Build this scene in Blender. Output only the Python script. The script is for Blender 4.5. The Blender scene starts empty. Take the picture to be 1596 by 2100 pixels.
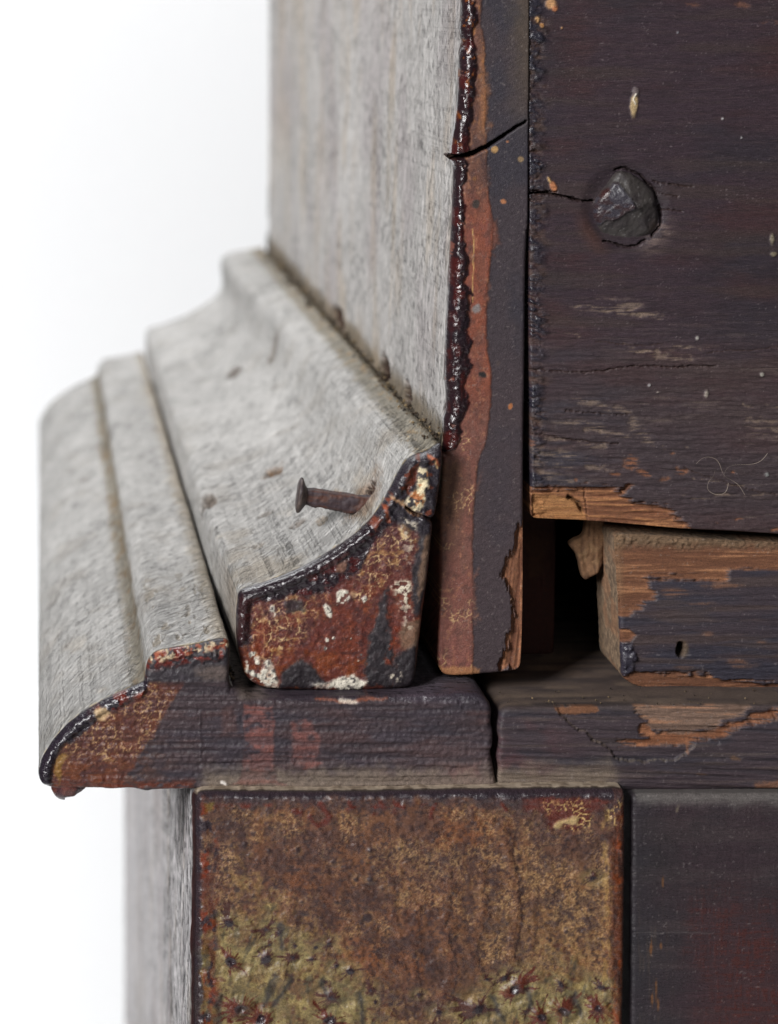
import bpy, math
import numpy as np
from mathutils import Vector

# ------------------------------------------------------------------ units
S = 1e-4            # one layout unit (0.1 mm) in metres
D = 4500.0          # camera to reference plane, layout units
CX = 80.0           # camera axis, layout x
FLOOR = 9000.0      # floor below camera axis
FAR = 3690.0        # depth of the cabinet
STEP = 2.2          # mesh resolution on the faces
ROWS = 300          # mesh rows along the receding faces

sc = bpy.context.scene

def wpos(x, y, z_depth):
    """layout (x right, y down, depth) -> world"""
    return ((x - CX) * S, z_depth * S, (FLOOR - y) * S)

def atd(x, y, Y):
    """point seen at photo position x,y standing at depth Y -> layout x,y"""
    k = (D + Y) / D
    return CX + (x - CX) * k, y * k

# ------------------------------------------------------------------ camera
cd = bpy.data.cameras.new('camera')
cam = bpy.data.objects.new('camera', cd)
sc.collection.objects.link(cam)
cam.location = (0, -D * S, FLOOR * S)
cam.rotation_euler = (math.radians(90), 0, 0)
cd.sensor_fit = 'HORIZONTAL'
cd.sensor_width = 36
cd.lens = 36 * D / 1596
cd.shift_x = (798 - CX) / 1596
cd.shift_y = -1050 / 1596
cd.clip_start = 0.01
cd.clip_end = 50
cd.dof.use_dof = True
cd.dof.focus_distance = (D + 60) * S
cd.dof.aperture_fstop = 21
sc.camera = cam

# ------------------------------------------------------------------ world and lamps
w = bpy.data.worlds.new('World')
sc.world = w
w.use_nodes = True
bg = w.node_tree.nodes['Background']
bg.inputs[0].default_value = (0.95, 0.97, 1.0, 1)
bg.inputs[1].default_value = 0.06

def area(name, loc, target, size, power, color=(1, 1, 1), size_y=None):
    ld = bpy.data.lights.new(name, 'AREA')
    ld.energy = power
    ld.color = color
    ld.size = size
    if size_y:
        ld.shape = 'RECTANGLE'
        ld.size_y = size_y
    o = bpy.data.objects.new(name, ld)
    sc.collection.objects.link(o)
    o.location = loc
    o.rotation_euler = (Vector(target) - Vector(loc)).to_track_quat('-Z', 'Y').to_euler()
    return o

TGT = (0.08, 0.05, 0.78)
area('key_softbox', (-0.88, -0.92, 1.42), TGT, 0.42, 27, (1.0, 0.99, 0.985), 0.6)
area('fill_softbox', (0.10, -1.5, 1.7), TGT, 0.9, 1.5, (0.96, 0.98, 1.0), 0.6)
area('backdrop_lamp', (-0.1, 0.62, 1.75), (-0.05, 1.13, 0.75), 0.8, 10.2, (0.98, 0.99, 1.0), 0.3)
area('backdrop_low_lamp', (-0.45, 0.62, 0.3), (-0.05, 1.13, 0.5), 0.4, 3.4, (0.98, 0.99, 1.0), 0.5)

sc.view_settings.view_transform = 'Standard'
sc.view_settings.look = 'None'
sc.view_settings.exposure = 0
sc.view_settings.gamma = 1
sc.view_settings.use_curve_mapping = False
sc.render.engine = 'CYCLES'

# ------------------------------------------------------------------ noise
_rng = np.random.default_rng(7)
_tab = [_rng.random((256, 256)).astype(np.float32) for _ in range(12)]

def vn(x, y, seed=0):
    t = _tab[seed % 12]
    ox = (seed * 37) % 256
    xi = np.floor(x)
    yi = np.floor(y)
    fx = (x - xi).astype(np.float32)
    fy = (y - yi).astype(np.float32)
    fx = fx * fx * (3 - 2 * fx)
    fy = fy * fy * (3 - 2 * fy)
    a = (xi.astype(np.int64) + ox) & 255
    b = yi.astype(np.int64) & 255
    a1 = (a + 1) & 255
    b1 = (b + 1) & 255
    n0 = t[a, b] * (1 - fx) + t[a1, b] * fx
    n1 = t[a, b1] * (1 - fx) + t[a1, b1] * fx
    return n0 * (1 - fy) + n1 * fy

def fbm(x, y, sx, sy=None, oct=4, seed=0, gain=0.5):
    """fractal value noise, features about sx by sy units; 0..1"""
    if sy is None:
        sy = sx
    ux, uy = x / sx, y / sy
    s = 0
    a = 1.0
    tot = 0
    for i in range(oct):
        # rotate octaves slightly to hide the lattice
        s = s + a * vn(ux + 17.3 * i, uy + 9.1 * i, seed + i)
        tot += a
        a *= gain
        ux, uy = ux * 2.03, uy * 2.03
    return s / tot

def worley(x, y, sc_, seed=0):
    ux, uy = x / sc_, y / sc_
    xi, yi = np.floor(ux), np.floor(uy)
    f1 = np.full(ux.shape, 9.0, np.float32)
    f2 = f1.copy()
    ta, tb = _tab[seed % 12], _tab[(seed + 5) % 12]
    for dx in (-1, 0, 1):
        for dy in (-1, 0, 1):
            a = (xi + dx).astype(np.int64) & 255
            b = (yi + dy).astype(np.int64) & 255
            d = np.hypot(xi + dx + ta[a, b] - ux, yi + dy + tb[a, b] - uy)
            f2 = np.minimum(f2, np.maximum(f1, d))
            f1 = np.minimum(f1, d)
    return f1, f2

def sstep(e0, e1, v):
    t = np.clip((v - e0) / (e1 - e0), 0, 1)
    return t * t * (3 - 2 * t)

def seg_dist(x, y, pts):
    """distance to an open polyline"""
    best = np.full(x.shape, 1e9, np.float64)
    for (ax, ay), (bx, by) in zip(pts[:-1], pts[1:]):
        dx, dy = bx - ax, by - ay
        L = dx * dx + dy * dy + 1e-9
        t = np.clip(((x - ax) * dx + (y - ay) * dy) / L, 0, 1)
        best = np.minimum(best, (x - ax - t * dx) ** 2 + (y - ay - t * dy) ** 2)
    return np.sqrt(best)

def poly_sdf(x, y, pts, nearest=False):
    """signed distance to closed polygon, negative inside"""
    best = np.full(x.shape, 1e18)
    nx = np.zeros(x.shape)
    ny = np.zeros(x.shape)
    ins = np.zeros(x.shape, bool)
    P = list(pts)
    for (ax, ay), (bx, by) in zip(P, P[1:] + P[:1]):
        dx, dy = bx - ax, by - ay
        L = dx * dx + dy * dy + 1e-12
        t = np.clip(((x - ax) * dx + (y - ay) * dy) / L, 0, 1)
        qx, qy = ax + t * dx, ay + t * dy
        d = (x - qx) ** 2 + (y - qy) ** 2
        if nearest:
            m = d < best
            nx[m] = qx[m]
            ny[m] = qy[m]
        best = np.minimum(best, d)
        if ay != by:
            c = ((ay > y) != (by > y)) & (x < (bx - ax) * (y - ay) / (by - ay) + ax)
            ins ^= c
    d = np.sqrt(best)
    d[ins] *= -1
    if nearest:
        return d, nx, ny
    return d

def smooth_poly(pts, spacing=7.0, rag=0.0, ragscale=20.0, seed=3, lim=None):
    """Catmull-Rom closed outline resampled evenly, with a little raggedness.
    a point given with a third value is kept as a sharp corner"""
    P = np.array([p[:2] for p in pts], float)
    sharp = [len(p) > 2 for p in pts]
    n = len(P)
    out = []
    for i in range(n):
        p0, p1, p2, p3 = P[i - 1], P[i], P[(i + 1) % n], P[(i + 2) % n]
        L = np.linalg.norm(p2 - p1)
        m1 = (p2 - p0) * 0.5 if not sharp[i] else (p2 - p1)
        m2 = (p3 - p1) * 0.5 if not sharp[(i + 1) % n] else (p2 - p1)
        # keep tangents proportional to this segment
        for m in (m1, m2):
            l = np.linalg.norm(m)
            if l > L:
                m *= L / l
        k = max(1, int(round(L / spacing)))
        if L > 400:
            k = max(4, int(L / 40))
        for j in range(k):
            t = j / k
            h = (2*t**3-3*t*t+1)*p1 + (t**3-2*t*t+t)*m1 + (-2*t**3+3*t*t)*p2 + (t**3-t*t)*m2
            out.append(h)
    A = np.array(out)
    if rag:
        tng = np.roll(A, -1, 0) - np.roll(A, 1, 0)
        tng /= np.linalg.norm(tng, axis=1)[:, None] + 1e-9
        nrm = np.stack([tng[:, 1], -tng[:, 0]], 1)
        d = (fbm(A[:, 0] + A[:, 1] * 0.37, A[:, 1] - A[:, 0] * .21, ragscale, oct=3, seed=seed) - 0.5) * 2 * rag
        A = A + nrm * d[:, None]
    return [tuple(a) for a in A]

def srgb(c):
    c = np.asarray(c, np.float32) / 255.0
    return np.where(c <= 0.04045, c / 12.92, ((c + 0.055) / 1.055) ** 2.4)

# ------------------------------------------------------------------ painting surfaces (colours of paint, wood and wear, plus painted dent shading)
class Canvas:
    """per-vertex pigment (sRGB 0..255), roughness and relief over photo-plane coordinates"""
    def __init__(s, x, y, d):
        s.x, s.y, s.d = x, y, d         # d: distance inside the outline
        s.c = np.zeros((len(x), 3), np.float32)
        s.r = np.full(len(x), 0.5, np.float32)
        s.h = np.zeros(len(x), np.float32)
        s.wx = (fbm(x, y, 26, oct=5, seed=1, gain=.68) - .5) * 3.0
        s.wy = (fbm(x, y, 26, oct=5, seed=4, gain=.68) - .5) * 3.0
    def fill(s, col, rough=0.5):
        s.c[:] = col
        s.r[:] = rough
    def mix(s, m, col, rough=None, h=None):
        m = np.clip(m, 0, 1).astype(np.float32)
        s.c += (np.asarray(col, np.float32) - s.c) * m[:, None]
        if rough is not None:
            s.r += (rough - s.r) * m
        if h is not None:
            s.h += h * m
    def mul(s, f):
        s.c *= f[:, None]
    def _sub(s, x0, x1, y0, y1):
        return (s.x > x0) & (s.x < x1) & (s.y > y0) & (s.y < y1)
    def poly(s, pts, soft=4, rag=4, grain=0, gs=(60, 5)):
        a = np.array(pts)
        M = soft + rag + grain + 8
        k = s._sub(a[:, 0].min() - M, a[:, 0].max() + M, a[:, 1].min() - M, a[:, 1].max() + M)
        m = np.zeros(len(s.x), np.float32)
        if k.any():
            d = poly_sdf(s.x[k] + s.wx[k] * rag, s.y[k] + s.wy[k] * rag, pts)
            if grain:
                d = d + (fbm(s.x[k], s.y[k], gs[0], gs[1], 4, 6, .65) - .5) * 2 * grain
            m[k] = sstep(soft, -soft, d)
        return m
    def line(s, pts, width, soft=1.5, rag=2):
        a = np.array(pts)
        M = soft + rag + width + 6
        k = s._sub(a[:, 0].min() - M, a[:, 0].max() + M, a[:, 1].min() - M, a[:, 1].max() + M)
        m = np.zeros(len(s.x), np.float32)
        if k.any():
            d = seg_dist(s.x[k] + s.wx[k] * rag, s.y[k] + s.wy[k] * rag, pts)
            m[k] = sstep(width / 2 + soft, width / 2 - soft, d)
        return m
    def blob(s, cx, cy, rx, ry=None, rot=0, soft=.35, rag=.25):
        ry = ry or rx
        M = max(rx, ry) * (1.3 + soft + rag) + 3
        k = s._sub(cx - M, cx + M, cy - M, cy + M)
        m = np.zeros(len(s.x), np.float32)
        if k.any():
            dx, dy = s.x[k] - cx, s.y[k] - cy
            c, n = math.cos(rot), math.sin(rot)
            u, v = (dx * c + dy * n) / rx, (-dx * n + dy * c) / ry
            q = np.hypot(u, v) + rag * (s.wx[k] + s.wy[k])
            m[k] = sstep(1 + soft * .5, 1 - soft, q)
        return m
    def n(s, sx, sy=None, oct=4, seed=0, gain=.5):
        return fbm(s.x, s.y, sx, sy, oct, seed, gain)
    def crackle(s, size, width, seed=2):
        f1, f2 = worley(s.x + s.wx * size * .35, s.y + s.wy * size * .35, size, seed)
        return sstep(width, width * .35, f2 - f1)

# ------------------------------------------------------------------ materials
def nd(nt, t, **kw):
    n = nt.nodes.new(t)
    for k, v in kw.items():
        setattr(n, k, v)
    return n

def make_mat(name, g1=(1/60, 1/4), g2=(1/3, 1/3), cvar=0.35, cvar2=0.25, bump=0.5, bump2=0.5,
             bd=6e-5, rvar=0.25, spec=0.5, coat=0.0, pit=None):
    """pigment from the mesh attribute, broken up by grain noise; relief from grain noise"""
    m = bpy.data.materials.new(name)
    m.use_nodes = True
    nt = m.node_tree
    p = nt.nodes['Principled BSDF']
    L = nt.links.new
    col = nd(nt, 'ShaderNodeAttribute', attribute_name='pigment')
    rou = nd(nt, 'ShaderNodeAttribute', attribute_name='rough')
    gu = nd(nt, 'ShaderNodeAttribute', attribute_name='grain')
    def noise(scale, detail, seedoff):
        mp = nd(nt, 'ShaderNodeMapping')
        mp.inputs['Scale'].default_value = (scale[0], scale[1], 1)
        mp.inputs['Location'].default_value = (seedoff, seedoff * .7, seedoff)
        L(gu.outputs['Vector'], mp.inputs['Vector'])
        nz = nd(nt, 'ShaderNodeTexNoise')
        nz.inputs['Scale'].default_value = 1
        nz.inputs['Detail'].default_value = detail
        nz.inputs['Roughness'].default_value = .6
        L(mp.outputs[0], nz.inputs['Vector'])
        return nz.outputs['Fac']
    a = noise(g1, 4, 3.1)
    b = noise(g2, 3, 8.7)
    def mr(v, lo, hi, flo=.3, fhi=.7):
        r = nd(nt, 'ShaderNodeMapRange')
        r.inputs['From Min'].default_value = flo
        r.inputs['From Max'].default_value = fhi
        r.inputs['To Min'].default_value = lo
        r.inputs['To Max'].default_value = hi
        L(v, r.inputs['Value'])
        return r.outputs[0]
    def math_(op, u, v):
        q = nd(nt, 'ShaderNodeMath', operation=op)
        for i, t in enumerate((u, v)):
            if isinstance(t, (int, float)):
                q.inputs[i].default_value = t
            else:
                L(t, q.inputs[i])
        return q.outputs[0]
    f = math_('MULTIPLY', mr(a, 1 - cvar, 1 + cvar), mr(b, 1 - cvar2, 1 + cvar2))
    if pit:
        pt = noise(pit[0], 3, 15.3)
        zn = noise(pit[1], 2, 21.9)
        pf = mr(math_('ADD', pt, math_('MULTIPLY', zn, .35)), 1, 0, pit[2] + .175, pit[2] + .175 + .07)
        pk = math_('ADD', 1 - pit[3], math_('MULTIPLY', pf, pit[3]))
        f = math_('MULTIPLY', f, pk)
    vm = nd(nt, 'ShaderNodeVectorMath', operation='SCALE')
    L(col.outputs['Color'], vm.inputs[0])
    L(f, vm.inputs['Scale'])
    L(vm.outputs[0], p.inputs['Base Color'])
    rr = math_('ADD', rou.outputs['Fac'], mr(b, -rvar * .5, rvar * .5))
    L(rr, p.inputs['Roughness'])
    p.inputs['Specular IOR Level'].default_value = spec
    cw = mr(rou.outputs['Fac'], 1.0, 0.0, .2, .36)
    L(math_('MULTIPLY', cw, coat), p.inputs['Coat Weight'])
    p.inputs['Coat Roughness'].default_value = .19
    hh = math_('ADD', math_('MULTIPLY', a, bump), math_('MULTIPLY', b, bump2))
    if pit:
        hh = math_('ADD', hh, math_('MULTIPLY', pf, .8))
    bp = nd(nt, 'ShaderNodeBump')
    bp.inputs['Strength'].default_value = 1
    bp.inputs['Distance'].default_value = bd
    L(hh, bp.inputs['Height'])
    L(bp.outputs[0], p.inputs['Normal'])
    bc = nd(nt, 'ShaderNodeBump')
    bc.inputs['Strength'].default_value = 1
    bc.inputs['Distance'].default_value = bd * .45
    L(hh, bc.inputs['Height'])
    L(bc.outputs[0], p.inputs['Coat Normal'])
    return m

M_grey = make_mat('weathered_grey_wood', g1=(1/75, 1/3.4), g2=(1/22, 1/2.0), cvar=.24, cvar2=.30, bump=.8, bump2=.8, bd=2.0e-4, spec=.2, pit=((1/24, 1/3.6), (1/160, 1/90), .57, .55))
M_lacq = make_mat('aged_lacquer', g1=(1/8, 1/8), g2=(1/2.2, 1/2.2), cvar=.22, cvar2=.34, bump=.7, bump2=.45, bd=2.2e-4, spec=.5, coat=.8)
M_hgr = make_mat('dark_stained_wood', g1=(1/20, 1/2.3), g2=(1/2.2, 1/1.8), cvar=.24, cvar2=.40, bump=.9, bump2=.45, bd=1.5e-4, spec=.4, coat=.6)
M_vgr = make_mat('dark_stained_board_edge', g1=(1/12, 1/9), g2=(1/2.2, 1/2.2), cvar=.16, cvar2=.32, bump=.6, bump2=.5, bd=1.8e-4, spec=.5, coat=.75)
M_iron = make_mat('forged_iron', g1=(1/9, 1/9), g2=(1/2.2, 1/2.2), cvar=.2, cvar2=.3, bump=.8, bump2=.4, bd=1.6e-4, spec=.5, coat=.5)

def plain_mat(name, col, rough=.7):
    m = bpy.data.materials.new(name)
    m.use_nodes = True
    nt = m.node_tree
    p = nt.nodes['Principled BSDF']
    tc = nt.nodes.new('ShaderNodeTexCoord')
    mp = nt.nodes.new('ShaderNodeMapping')
    mp.inputs['Scale'].default_value = (30, 30, 400)
    nz = nt.nodes.new('ShaderNodeTexNoise')
    nz.inputs['Scale'].default_value = 1
    nz.inputs['Detail'].default_value = 5
    r = nt.nodes.new('ShaderNodeValToRGB')
    a = srgb(col)
    r.color_ramp.elements[0].position = .3
    r.color_ramp.elements[1].position = .7
    r.color_ramp.elements[0].color = (*(a * .7), 1)
    r.color_ramp.elements[1].color = (*(a * 1.2), 1)
    nt.links.new(tc.outputs['Object'], mp.inputs[0])
    nt.links.new(mp.outputs[0], nz.inputs['Vector'])
    nt.links.new(nz.outputs['Fac'], r.inputs[0])
    nt.links.new(r.outputs[0], p.inputs['Base Color'])
    p.inputs['Roughness'].default_value = rough
    return m
M_inner = plain_mat('raw_carcass_wood', (84, 58, 42))

# ------------------------------------------------------------------ mesh assembly
def new_mesh(name, co, faces_list, mats, matidx, pig, rough, grain, parent, smooth=True):
    """faces_list: list of (k,n) int arrays"""
    me = bpy.data.meshes.new(name)
    me.vertices.add(len(co))
    me.vertices.foreach_set('co', np.ascontiguousarray(co, np.float32).ravel())
    loops = np.concatenate([f.ravel() for f in faces_list])
    sizes = np.concatenate([np.full(len(f), f.shape[1], np.int32) for f in faces_list])
    starts = np.concatenate([[0], np.cumsum(sizes)[:-1]]).astype(np.int32)
    me.loops.add(len(loops))
    me.loops.foreach_set('vertex_index', loops.astype(np.int32))
    me.polygons.add(len(sizes))
    me.polygons.foreach_set('loop_start', starts)
    me.polygons.foreach_set('loop_total', sizes)
    me.polygons.foreach_set('material_index', np.asarray(matidx, np.int32))
    me.polygons.foreach_set('use_smooth', np.full(len(sizes), smooth))
    for m in mats:
        me.materials.append(m)
    me.update(calc_edges=True)
    a = me.attributes.new('pigment', 'FLOAT_COLOR', 'POINT')
    rgba = np.ones((len(co), 4), np.float32)
    rgba[:, :3] = srgb(np.clip(pig, 0, 255))
    a.data.foreach_set('color', rgba.ravel())
    a = me.attributes.new('rough', 'FLOAT', 'POINT')
    a.data.foreach_set('value', np.clip(rough, .05, 1).astype(np.float32))
    a = me.attributes.new('grain', 'FLOAT_VECTOR', 'POINT')
    g = np.zeros((len(co), 3), np.float32)
    g[:, :2] = grain
    a.data.foreach_set('vector', g.ravel())
    me.validate()
    o = bpy.data.objects.new(name, me)
    sc.collection.objects.link(o)
    if parent:
        o.parent = parent
        o.matrix_parent_inverse = parent.matrix_world.inverted()
    return o

def dense(a, b, step=None):
    n = max(1, int(round((b - a) / (step or STEP))))
    return list(np.linspace(a, b, n + 1))

def piece(name, outline, Yf, Yb, paint, side=None, r=12, mats=(None, None), parent=None,
          ext=None, vis=None, rows=ROWS, sdisp=None, step=None, swap=False, sgrain=None, warp=None, fuzz=None):
    """a solid board: a relief-modelled front face inside `outline` (photo-plane coordinates at depth Yf)
    swept back to depth Yb. ext = extra coarse grid lines beyond the picture (xs_before, xs_after, ys_before, ys_after).
    vis(x,y,nx,ny) tells which part of the rim gets a finely modelled side."""
    step = step or STEP
    O = np.array(outline)
    x0, y0 = O.min(0)
    x1, y1 = O.max(0)
    xa, xb, ya, yb = ext or ((), (), (), ())
    dx0 = x0 if not len(xa) else max(x0, -30)
    dx1 = x1 if not len(xb) else min(x1, 1626)
    dy0 = y0 if not len(ya) else max(y0, -30)
    dy1 = y1 if not len(yb) else min(y1, 2130)
    xs = np.array(list(xa) + dense(dx0, dx1, step) + list(xb))
    ys = np.array(list(ya) + dense(dy0, dy1, step) + list(yb))
    GX, GY = np.meshgrid(xs, ys, indexing='ij')
    cxm, cym = np.meshgrid((xs[1:] + xs[:-1]) / 2, (ys[1:] + ys[:-1]) / 2, indexing='ij')
    keep = (poly_sdf(cxm.ravel(), cym.ravel(), outline) < 0).reshape(cxm.shape)
    # drop corner-only contacts
    for _ in range(3):
        d1 = keep[:-1, :-1] & keep[1:, 1:] & ~keep[1:, :-1] & ~keep[:-1, 1:]
        d2 = keep[1:, :-1] & keep[:-1, 1:] & ~keep[:-1, :-1] & ~keep[1:, 1:]
        if not (d1.any() or d2.any()):
            break
        keep[:-1, :-1][d1] = False
        keep[1:, :-1][d2] = False
    nxg, nyg = GX.shape
    idx = np.arange(nxg * nyg).reshape(nxg, nyg)
    q = np.stack([idx[:-1, :-1][keep], idx[:-1, 1:][keep], idx[1:, 1:][keep], idx[1:, :-1][keep]], 1)
    used = np.unique(q)
    remap = np.full(nxg * nyg, -1)
    remap[used] = np.arange(len(used))
    q = remap[q]
    x = GX.ravel()[used].copy()
    y = GY.ravel()[used].copy()
    # rim edges
    E = np.concatenate([q[:, [0, 1]], q[:, [1, 2]], q[:, [2, 3]], q[:, [3, 0]]])
    key = E.min(1).astype(np.int64) * (len(x) + 1) + E.max(1)
    u, inv, cnt = np.unique(key, return_inverse=True, return_counts=True)
    rim = E[cnt[inv] == 1]
    nxt = dict(zip(rim[:, 0].tolist(), rim[:, 1].tolist()))
    loops = []
    left = set(nxt)
    while left:
        s = next(iter(left))
        lp = []
        c = s
        while c in left:
            left.discard(c)
            lp.append(c)
            c = nxt[c]
        loops.append(lp)
    loop = np.array(max(loops, key=len))
    sd, qx, qy = poly_sdf(x, y, outline, nearest=True)
    rv = np.unique(rim)
    x[rv], y[rv] = qx[rv], qy[rv]
    # space the rim points evenly along the outline
    A = np.array(outline)
    B = np.roll(A, -1, 0)
    sl = np.hypot(*(B - A).T)
    cum = np.concatenate([[0], np.cumsum(sl)])
    per = cum[-1]
    lpx, lpy = x[loop], y[loop]
    bd_ = np.full(len(loop), 1e18)
    sp_ = np.zeros(len(loop))
    for i in range(len(A)):
        dxy = B[i] - A[i]
        tt_ = np.clip(((lpx - A[i, 0]) * dxy[0] + (lpy - A[i, 1]) * dxy[1]) / (sl[i] ** 2 + 1e-12), 0, 1)
        dd_ = (lpx - A[i, 0] - tt_ * dxy[0]) ** 2 + (lpy - A[i, 1] - tt_ * dxy[1]) ** 2
        mm = dd_ < bd_
        bd_[mm] = dd_[mm]
        sp_[mm] = cum[i] + tt_[mm] * sl[i]
    df = np.diff(np.concatenate([sp_, sp_[:1]]))
    df = (df + per / 2) % per - per / 2
    un = sp_[0] + np.concatenate([[0], np.cumsum(df[:-1])])
    tot = un[-1] + df[-1] - un[0]
    hk = 6
    ext_ = np.concatenate([un[-hk:] - tot, un, un[:hk] + tot])
    kr = np.hanning(2 * hk + 3)[1:-1]
    kr /= kr.sum()
    sm = np.convolve(ext_, kr, 'valid')
    loc = np.abs(np.diff(np.concatenate([un, [un[0] + tot]])))
    big = np.convolve(np.concatenate([loc[-hk:], loc, loc[:hk]]) > 4 * step, np.ones(2 * hk + 1), 'valid') > 0
    sm = np.where(big, un, sm)
    smw = sm % per
    x[loop] = np.interp(smw, cum, np.append(A[:, 0], A[0, 0]))
    y[loop] = np.interp(smw, cum, np.append(A[:, 1], A[0, 1]))
    d = np.clip(-sd, 0, None)
    d[rv] = 0
    cv = Canvas(x, y, d)
    R = np.full(len(x), float(r)) if not callable(r) else r(x, y)
    paint(cv)
    t = np.clip(d / np.maximum(R, .01), 0, 1)
    back = R * (1 - np.sqrt(np.clip(1 - (1 - t) ** 2, 0, 1)))
    kf = (D + Yf) / D
    fade = sstep(0, 3, d)
    Y = Yf + back - cv.h * fade
    X, Z = CX + (x - CX) * kf, y * kf
    co = np.stack([(X - CX) * S, Y * S, (FLOOR - Z) * S], 1)
    pig, rough = cv.c, cv.r
    grain = np.stack([y, x], 1) if swap else np.stack([x, y], 1)
    faces = [q[:, ::-1]]
    midx = [np.zeros(len(q), np.int32)]
    # --- the side swept back
    lx, ly = X[loop], Z[loop]
    tx = np.roll(lx, -2) - np.roll(lx, 2)
    ty = np.roll(ly, -2) - np.roll(ly, 2)
    l = np.hypot(tx, ty) + 1e-9
    nx_, ny_ = ty / l, -tx / l
    cxx, cyy = lx.mean(), ly.mean()
    # orient outward
    area2 = np.sum(lx * np.roll(ly, -1) - np.roll(lx, -1) * ly)
    if area2 < 0:
        nx_, ny_ = -nx_, -ny_
    kn = np.hanning(25)[1:-1]
    kn /= kn.sum()
    nx_ = np.convolve(np.concatenate([nx_[-11:], nx_, nx_[:11]]), kn, 'valid')
    ny_ = np.convolve(np.concatenate([ny_[-11:], ny_, ny_[:11]]), kn, 'valid')
    ln_ = np.hypot(nx_, ny_) + 1e-9
    nx_, ny_ = nx_ / ln_, ny_ / ln_
    arc = np.concatenate([[0], np.cumsum(np.hypot(np.diff(lx), np.diff(ly)))])
    n = len(loop)
    isvis = np.zeros(n, bool) if vis is None else vis(x[loop], y[loop], nx_, ny_)
    co_l, pig_l, ro_l, gr_l = [co], [pig], [rough], [grain]
    base = len(co)
    # runs of visible / hidden rim
    runs = []
    if isvis.all() or not isvis.any():
        runs = [(bool(isvis[0]), list(range(n)) + [0])]
    else:
        st = next(i for i in range(n) if isvis[i] and not isvis[i - 1])
        i = 0
        order = [(st + j) % n for j in range(n)]
        cur = [order[0]]
        curv = True
        for j in order[1:]:
            if isvis[j] == curv:
                cur.append(j)
            else:
                cur.append(j)
                runs.append((curv, cur))
                cur = [j]
                curv = isvis[j]
        cur.append(order[0])
        runs.append((curv, cur))
    Yr = Y[loop]
    fz = []
    for v, ids in runs:
        ids = np.array(ids)
        m = len(ids)
        nr = rows if v else 3
        tt = np.linspace(0, 1, nr)[1:]
        inv0 = 1 / (D + Yr[ids])
        inv1 = 1 / (D + Yb)
        YY = 1 / (inv0[:, None] * (1 - tt) + inv1 * tt) - D          # m x nr-1
        if not v:
            YY = Yr[ids][:, None] + (Yb - Yr[ids])[:, None] * tt
        bx = np.repeat(lx[ids][:, None], nr - 1, 1)
        by = np.repeat(ly[ids][:, None], nr - 1, 1)
        ux = np.repeat(arc[ids][:, None], nr - 1, 1)
        NX = np.repeat(nx_[ids][:, None], nr - 1, 1)
        NY = np.repeat(ny_[ids][:, None], nr - 1, 1)
        dep = YY - Yf
        if v and m > 60:
            ker = np.hanning(19)[1:-1]
            ker /= ker.sum()
            sx = np.convolve(np.pad(lx[ids], 8, mode='edge'), ker, 'valid')
            sy = np.convolve(np.pad(ly[ids], 8, mode='edge'), ker, 'valid')
            ee = np.clip(np.minimum(np.arange(m), np.arange(m)[::-1]) / 10.0, 0, 1)
            tq = sstep(5, 70, dep) * ee[:, None]
            bx = bx + (sx[:, None] - bx) * tq
            by = by + (sy[:, None] - by) * tq
        if warp is not None and v:
            bx, by = warp(bx, by, dep, ids, lx, ly)
        if side is not None:
            c_, r_, h_ = side(bx.ravel(), by.ravel(), NX.ravel(), NY.ravel(), ux.ravel(), dep.ravel())
        else:
            c_ = np.repeat(pig[loop[ids]], nr - 1, 0)
            r_ = np.repeat(rough[loop[ids]], nr - 1, 0)
            h_ = np.zeros(m * (nr - 1))
        if v:
            e = np.arange(m)
            ef = np.clip(np.minimum(e, m - 1 - e) / 6.0, 0, 1)[:, None]
            hh = h_.reshape(m, nr - 1) * ef * sstep(0, 14, dep)
        else:
            hh = np.zeros((m, nr - 1))
        PX, PZ = bx + NX * hh, by + NY * hh
        co2 = np.stack([(PX - CX) * S, YY * S, (FLOOR - PZ) * S], -1).reshape(-1, 3)
        grid = np.concatenate([loop[ids][:, None], base + np.arange(m * (nr - 1)).reshape(m, nr - 1)], 1)
        f = np.stack([grid[:-1, :-1], grid[:-1, 1:], grid[1:, 1:], grid[1:, :-1]], -1).reshape(-1, 4)
        faces.append(f[:, ::-1])
        midx.append(np.ones(len(f), np.int32))
        if v and fuzz:
            fz.append((PX, PZ, YY, NX, NY, c_.reshape(m, nr - 1, 3)))
        co_l.append(co2)
        pig_l.append(c_)
        ro_l.append(r_)
        if sgrain:
            gr_l.append(np.stack(sgrain(bx.ravel(), by.ravel(), ux.ravel(), dep.ravel()), 1))
        else:
            gr_l.append(np.stack([ux.ravel(), dep.ravel()], 1))
        base += len(co2)
    # plain back
    kb = base
    co_l.append(np.stack([(lx - CX) * S, np.full(n, Yb * S), (FLOOR - ly) * S], 1))
    pig_l.append(np.full((n, 3), 90.0))
    ro_l.append(np.full(n, .8))
    gr_l.append(np.stack([lx, ly], 1))
    faces.append((kb + np.arange(n))[None, :])
    midx.append(np.ones(1, np.int32))
    ob = new_mesh(name, np.concatenate(co_l), faces, [mats[0], mats[1] or mats[0]], np.concatenate(midx),
                  np.concatenate(pig_l), np.concatenate(ro_l), np.concatenate(gr_l), parent)
    if fz:
        fibres(max(fz, key=lambda f: f[0].shape[0]), fuzz, ob)
    return ob

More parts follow.
